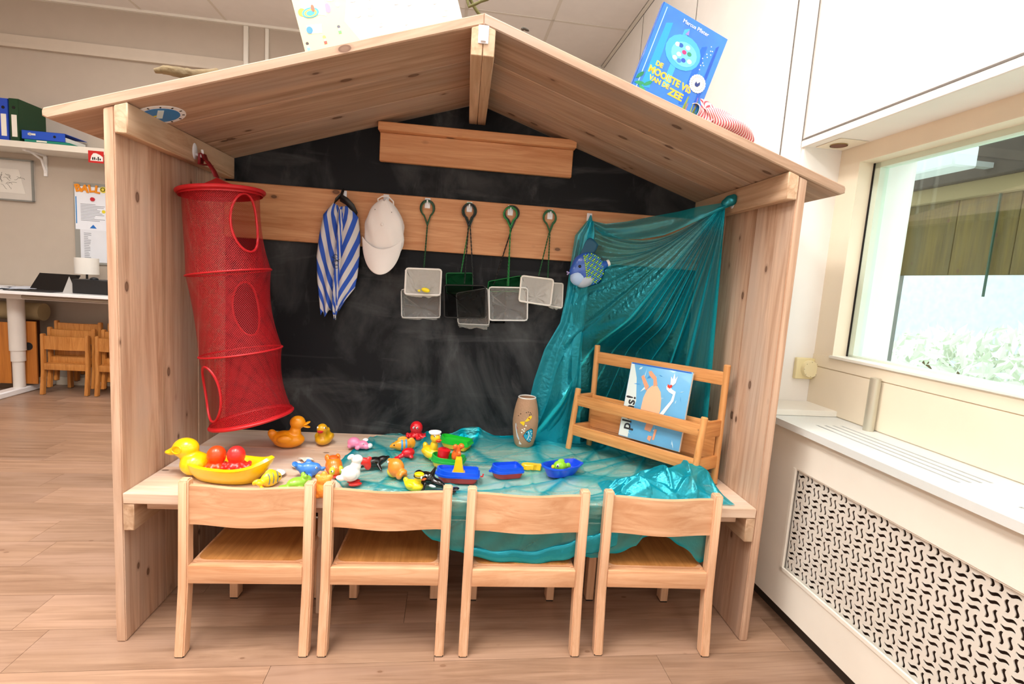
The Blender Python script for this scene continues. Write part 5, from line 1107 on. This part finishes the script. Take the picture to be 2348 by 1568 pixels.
# green crocodile
t=toy('toy_frog','light green frog bath toy beside the first chair back','toy',682,1108,35,1.05)
fuse(t,'body','8cc63a',[((0,0,.018),(.032,.022,.017)),((.024,0,.024),(.018,.018,.014)),((.020,.011,.038),(.007,.007,.007)),((.020,-.011,.038),(.007,.007,.007)),((-.034,0,.010),(.024,.013,.008),(0,10,0)),((0,.020,.008),(.014,.010,.007)),((0,-.020,.008),(.014,.010,.007))],vox=.0022,bump=.6,bscale=90); eyes(t,[(.024,.012,.042),(.024,-.012,.042)],.003,False)
# orange starfish-like blob seen from the back
t=toy('toy_seahorse','light orange seahorse bath toy standing at the table edge between two chairs','toy',742,1131,0,1.0)
fuse(t,'body','f59a34',[((0,0,.030),(.026,.020,.028)),((0,0,.060),(.022,.017,.020)),((-.018,0,.070),(.009,.009,.009)),((.018,.0,.070),(.009,.009,.009)),((0,0,.078),(.010,.009,.010)),((-.018,0,.012),(.012,.014,.012)),((.018,0,.012),(.012,.014,.012)),((.020,0,.045),(.010,.010,.010)),((-.022,0,.045),(.010,.010,.010))],vox=.0022,bump=1,bscale=120)
# white pelican
t=toy('toy_pelican','white pelican bath toy with red beak and red feet','toy',808,1104,22,1.05)
fuse(t,'body','f2f0ee',[((-.006,0,.038),(.030,.024,.026)),((.008,0,.060),(.017,.016,.020)),((.012,0,.082),(.018,.016,.015)),((-.036,0,.026),(.016,.013,.008),(0,15,0)),((-.010,.024,.040),(.018,.007,.014)),((-.010,-.024,.040),(.018,.007,.014)),((-.008,0,.092),(.012,.008,.007),(0,-30,0))],vox=.0022)
fuse(t,'beak','e02420',[((.036,0,.072),(.018,.011,.013),(0,20,0)),((.044,0,.062),(.012,.009,.020),(0,-15,0)),((.050,0,.080),(.008,.006,.008))],vox=.0022); fuse(t,'feet','d82420',[((.006,.012,.006),(.022,.012,.006)),((.006,-.012,.006),(.022,.012,.006))],vox=.0022)
# black dolphin
t=toy('toy_dolphin','black dolphin figure on the teal cloth right of the pelican','toy',857,1066,28,1.05)
fuse(t,'body','0c0c0d',[((0,0,.022),(.036,.018,.018)),((.026,0,.027),(.022,.014,.013),(0,-15,0)),((-.030,0,.018),(.024,.011,.009),(0,-10,0)),((.048,0,.034),(.008,.006,.005))],[((-.004,.012,.020),(-.034,.052,.022),.008,.002),((.010,-.012,.016),(.012,-.044,.004),.009,.003),((-.044,0,.014),(-.062,.014,.012),.007,.002),((-.044,0,.014),(-.062,-.014,.012),.007,.002)],vox=.0022,rough=.25)
# orange yellow fish standing
t=toy('toy_whale','orange whale bath toy with yellow belly on the teal cloth','toy',907,1089,140,1.1)
fuse(t,'body','f2892a',[((0,0,.034),(.028,.024,.030)),((.010,0,.048),(.020,.018,.014)),((-.026,.010,.016),(.018,.008,.010),(0,30,-20)),((-.032,0,.028),(.012,.014,.010)),((.026,0,.050),(.012,.008,.008),(0,-20,0)),((-.020,-.016,.014),(.014,.008,.009))],vox=.0023); fuse(t,'belly','e8c93c',[((.010,0,.020),(.022,.021,.019))],vox=.0023); eyes(t,[(.020,.0165,.052),(.020,-.0165,.052)],.0035)
# clown fish
t=toy('toy_fish','golden orange fish bath toy with two blue stripes, behind the red fish','toy',922,1025,195,1.02)
fuse(t,'body','ee9c1e',[((0,0,.024),(.036,.022,.023)),((.032,0,.022),(.014,.013,.012)),((-.034,0,.028),(.018,.008,.024)),((0,0,.048),(.020,.005,.010)),((.044,0,.019),(.006,.008,.006))],vox=.0023)
for x in (-.012,.004): MB().lathe([(.0222,-.003),(.0228,0),(.0222,.003)],26,cap=False,M=Matrix.Translation((x,0,.024))@Matrix.Rotation(PI/2,4,'Y')@Matrix.Diagonal((1.03,1,1.2,1))).build('stripe',mat('3a9be0',.4),t)
eyes(t,[(.034,.012,.028),(.034,-.012,.028)],.003,False)
# red fish
t=toy('toy_whale','small shiny red whale bath toy in front of the golden fish','toy',932,1043,35,.98)
fuse(t,'body','cf1426',[((.006,0,.022),(.028,.020,.020)),((-.022,0,.014),(.022,.010,.009),(0,-15,0)),((-.042,0,.010),(.010,.014,.004)),((.010,-.020,.010),(.010,.009,.006)),((.010,.020,.010),(.010,.009,.006))],vox=.0022,rough=.2); MB().ell((.026,0,.036),.0028,seg=8).build('eye',M_black,t)
o_=atz(955,1004,ZT); t=octopus('red octopus bath toy with white ringed eyes near the blackboard',(o_.x,o_.y-.03,ZC0),'dc1c28',0,.92,grp='bath toys on the table'); eyes(t,[(-.010,-.028,.060),(.006,-.030,.060)],.0055)
# toy boats
def outline(L,Wd,bow=.35,n=12):
    # flat stern at -x, rounded bow at +x
    P=[(-L,-Wd*.82),(-L*.9,-Wd),(L*(1-bow*2),-Wd)]
    for i in range(1,n): a=-PI/2+PI*i/n; P.append((L*(1-bow*2)+L*bow*2*math.cos(a),Wd*math.sin(a)))
    P+=[(L*(1-bow*2),Wd),(-L*.9,Wd),(-L,Wd*.82)]; return P
def ring(P,z,s=1,sheer=0,inset=0):
    m=max(abs(p[0]) for p in P)
    return [(p[0]*s,p[1]*s,z+sheer*max(0,p[0]/m)**2) for p in P]
def boat(lab,px,py,yaw,hull,deck,L=.058,Wd=.034,hook_=None,dz=0,keel=True):
    t=toy('toy_boat',lab,'toy boat',px,py,yaw,1,'small toy boats on the cloth',dz=dz); P=outline(L,Wd)
    MB().loft([ring(P,0,.80),ring(P,.003,.86),ring(P,.021,.97)]).build('hull',mat(hull,.3,coat=.3),t,ang=35)
    MB().loft([ring(P,.021,.97),ring(P,.021,1.04),ring(P,.028,1.05,.002),ring(P,.0285,1.0,.002),ring(P,.040,.97,.008),ring(P,.041,.90,.008),ring(P,.030,.87,.002),ring(P,.029,.5)],cap=(False,True)).build('deck',mat(deck,.3,coat=.3),t,ang=35)
    for x in (-.02,.012):
        MB().box((x-.006,Wd*.84,.032),(x+.006,Wd*.88,.035)).build('slot',M_black,t)
    MB().cone((L*1.04,0,.022),(L*1.04,0,.026),.009,seg=14).build('tow_eye',mat(deck,.3),t)
    return t
t=boat('bright green flat toy boat with yellow keel near the blackboard, rear one',1044,1018,155,'f0c020','18b82c',.066,.034)
t=boat('green toy boat carrying a red cup, behind the blue and red boat with crane',1026,1062,168,'f0c020','1fa338',.062,.036)
p=t.location
t=thing('toy_cup','red plastic cup standing in the green toy boat','toy cup',(p.x-.020,p.y+.000,p.z+.030),(0,math.radians(8),.3),None); MB().lathe([(.001,0),(.020,0),(.024,.030),(.024,.036),(.017,.040),(.001,.040)],22).build('cup',mat('c81420',.3,coat=.3),t); MB().box((-.008,-.002,.040),(.004,.002,.041)).build('mark',mat('8c0c14',.4),t)
t=thing('toy_seal','orange seal bath toy leaning upright between the green boat and the crane','toy',(p.x+.027,p.y-.018,p.z+.030),(0,math.radians(14),math.radians(-60)),None)
fuse(t,'body','f26a1c',[((0,0,.024),(.017,.018,.026)),((.004,0,.050),(.012,.012,.016)),((.010,.008,.068),(.012,.011,.010)),((.002,-.012,.062),(.009,.010,.012)),((.018,0,.040),(.008,.008,.010))],vox=.0022,rough=.3,sss=.1)
t=boat('blue and red toy boat with yellow crane bridge, frontmost boat',1048,1094,178,'b00c14','0c50e0',.074,.036,dz=.0)
b=MB(); R=[]
for z,w,d in ((.030,.026,.014),(.036,.021,.012),(.060,.015,.010),(.078,.013,.009),(.084,.010,.008)): R.append([(-w+.0,-d,z),(w*.75,-d,z),(w*.75,d,z),(-w,d,z)])
b.loft(R); b.build('crane_bridge',mat('f4c010',.3,coat=.3),t,smooth=False); MB().tube([(-.080,0,.018),(-.088,0,.018),(-.090,0,.028)],.0025,6).build('tow_hook',mat('d01818',.3),t)
boat('blue and red flat toy boat between the crane boat and the yellow fish',1160,1084,196,'ac0c14','0c4ad4',.056,.036)
# yellow plastic fish mould
t=toy('fish_mould','yellow plastic fish shaped sand mould beside the blue rowing boat','toy',1218,1067,176,1.0)
poly=[(.040,.003),(.034,.014),(.018,.020),(-.004,.017),(-.018,.009),(-.034,.018),(-.038,.004),(-.038,-.010),(-.020,-.004),(-.004,-.013),(.018,-.016),(.034,-.010)]
b=MB(); b.prism(poly,.020); bmesh.ops.bevel(b.bm,geom=list(b.bm.edges),offset=.002,segments=1,affect='EDGES'); b.build('mould',mat('f6c314',.3,coat=.3),t,ang=30); MB().box((-.006,.012,.004),(.006,.022,.016),bev=.001).build('grip_tab',mat('f2bc10',.35),t)
# blue rowing boat with green fish
t=toy('rowing_boat','blue plastic rowing boat holding a green puffer fish','toy boat',1285,1081,28,1.0,'small toy boats on the cloth')
def row_out(L,Wd,z,lift=0):
    R=[]
    for i in range(21): a=-PI/2+PI*i/20; x=-L*.15-L*.85*abs(math.cos(a))**.8 ; R.append((x,-Wd*math.sin(a)*-1,z+lift*math.cos(a)**2))
    R=[(-L*.15-L*.85*math.cos(a)**.9 if math.cos(a)>0 else -L*.15,Wd*math.sin(a),z+lift*math.cos(a)**2) for a in [PI/2-PI*i/20 for i in range(21)]]
    R+=[(L*.55,-Wd*.92,z),(L,-Wd*.55,z+lift*.5),(L,Wd*.55,z+lift*.5),(L*.55,Wd*.92,z)]; return R
MB().loft([row_out(.050,.022,0),row_out(.058,.030,.003),row_out(.080,.044,.036,.006),row_out(.085,.048,.036,.006),row_out(.085,.048,.041,.006),row_out(.078,.042,.041,.006),row_out(.068,.036,.018,.003),row_out(.064,.032,.018,.003),row_out(.056,.026,.008)]).build('hull',mat('1448d8',.28,coat=.4),t,ang=40)
MB().box((.020,-.037,.026),(.030,.037,.030)).build('seat',mat('1448d8',.3),t)
p=Vector(t.location)+Vector((-.006,-.002,.010))
t=thing('toy_puffer_fish','lime green puffer fish toy with yellow lips inside the blue rowing boat','toy',p,(0,0,math.radians(188)),None)
fuse(t,'body','86c820',[((0,0,.024),(.026,.021,.022)),((-.032,0,.024),(.012,.004,.014)),((-.004,0,.046),(.014,.004,.007)),((-.024,0,.024),(.010,.008,.009))],vox=.002,bump=1,bscale=220)
MB().ell((.027,0,.022),(.006,.009,.008)).build('lips',mat('f0cc20',.35),t); eyes(t,[(.014,.017,.032)],.0055)
# black and white whale
t=toy('toy_orca','black and white whale figure lying behind the second chair','toy',990,1112,158,1.12)
fuse(t,'body','0b0b0c',[((.020,0,.028),(.030,.020,.020)),((.044,0,.034),(.016,.015,.015)),((-.012,0,.020),(.030,.014,.013),(0,-10,0)),((-.046,0,.010),(.026,.008,.006),(0,-8,0)),((-.072,-.012,.008),(.012,.012,.003)),((-.072,.012,.008),(.012,.012,.003))],[((.004,0,.036),(-.010,0,.070),.010,.002),((.018,.016,.016),(.010,.042,.004),.008,.003)],vox=.0022,rough=.15)
MB().ell((-.006,.011,.012),(.012,.005,.005)).build('white_patch',mat('f0f0f0',.3),t); MB().ell((.036,.0145,.038),(.006,.003,.003)).build('white_patch',mat('f0f0f0',.3),t)
# ---------------------------------------------------------------- sub-parts: move prints and small fittings under the part they sit on
def under(th,parent_name,names):
    ch=list(th.children); P=[c for c in ch if c.name.split('.')[0]==parent_name]
    if not P: return
    for c in ch:
        if c.name.split('.')[0] in names:
            q=min(P,key=lambda k:(sum((Vector(v) for v in k.bound_box),Vector())/8-sum((Vector(v) for v in c.bound_box),Vector())/8).length); c.parent=q
KIDS={'child_chair':[('rear_leg',('glide',)),('seat',('seat_face',))],'picture_book':[('cover',('spine_line','water_streak','water_light','pebble_print','bubble','cover_text','seal','seal_mark','seal_lettering','leaf_print','seaweed_print'))],
'board_book':[('cover',('paint_wash','paint_stroke','animal_picture','splash_picture','cover_text','cover_edge'))],'fish_vase':[('vessel',('fish_painting','gill_stripe','fish_eye','fish_lip','spot','fin_painting','tail_painting'))],
'picture_board':[('board',('sand_area','house_drawing','roof_drawing','boat_drawing','ring_drawing','ball_drawing','tub_drawing','figure_drawing','pale_drawing'))],'thermostat':[('dial',('marking',))],'round_card':[('disc',('centre','stripe','marking'))],
'notice_board':[('board',('paper','printed_line','blue_bar','blue_triangle','magnet','letter','letter_disc'))],'ring_binder':[('cover',('ring_hole','spine_label','sticker'))],'storage_cube':[('side',('hole',))],'radiator_cover':[('front_panel',('grille','grille_frame'))],
'fishing_net':[('frame',('net_bag',))],'mesh_tunnel':[('netting',('hole_trim',))],'toy_cup':[('cup',('mark',))],'red_card':[('card',('print','print_mark'))],'whiteboard':[('board',('paper','pencil_line'))],'fish_ornament':[('body',('bead','cheek','belly','eye','mouth','cap','dorsal_fin'))],'duck_boat':[('neck_and_head',('eye_ring',))]}
for o in list(bpy.data.objects):
    if o.parent is None and o.name.split('.')[0] in KIDS:
        for pn,nm in KIDS[o.name.split('.')[0]]: under(o,pn,nm)
for o in bpy.data.objects:
    if o.name.split('.')[0]=='marking': o['kind']='stuff'
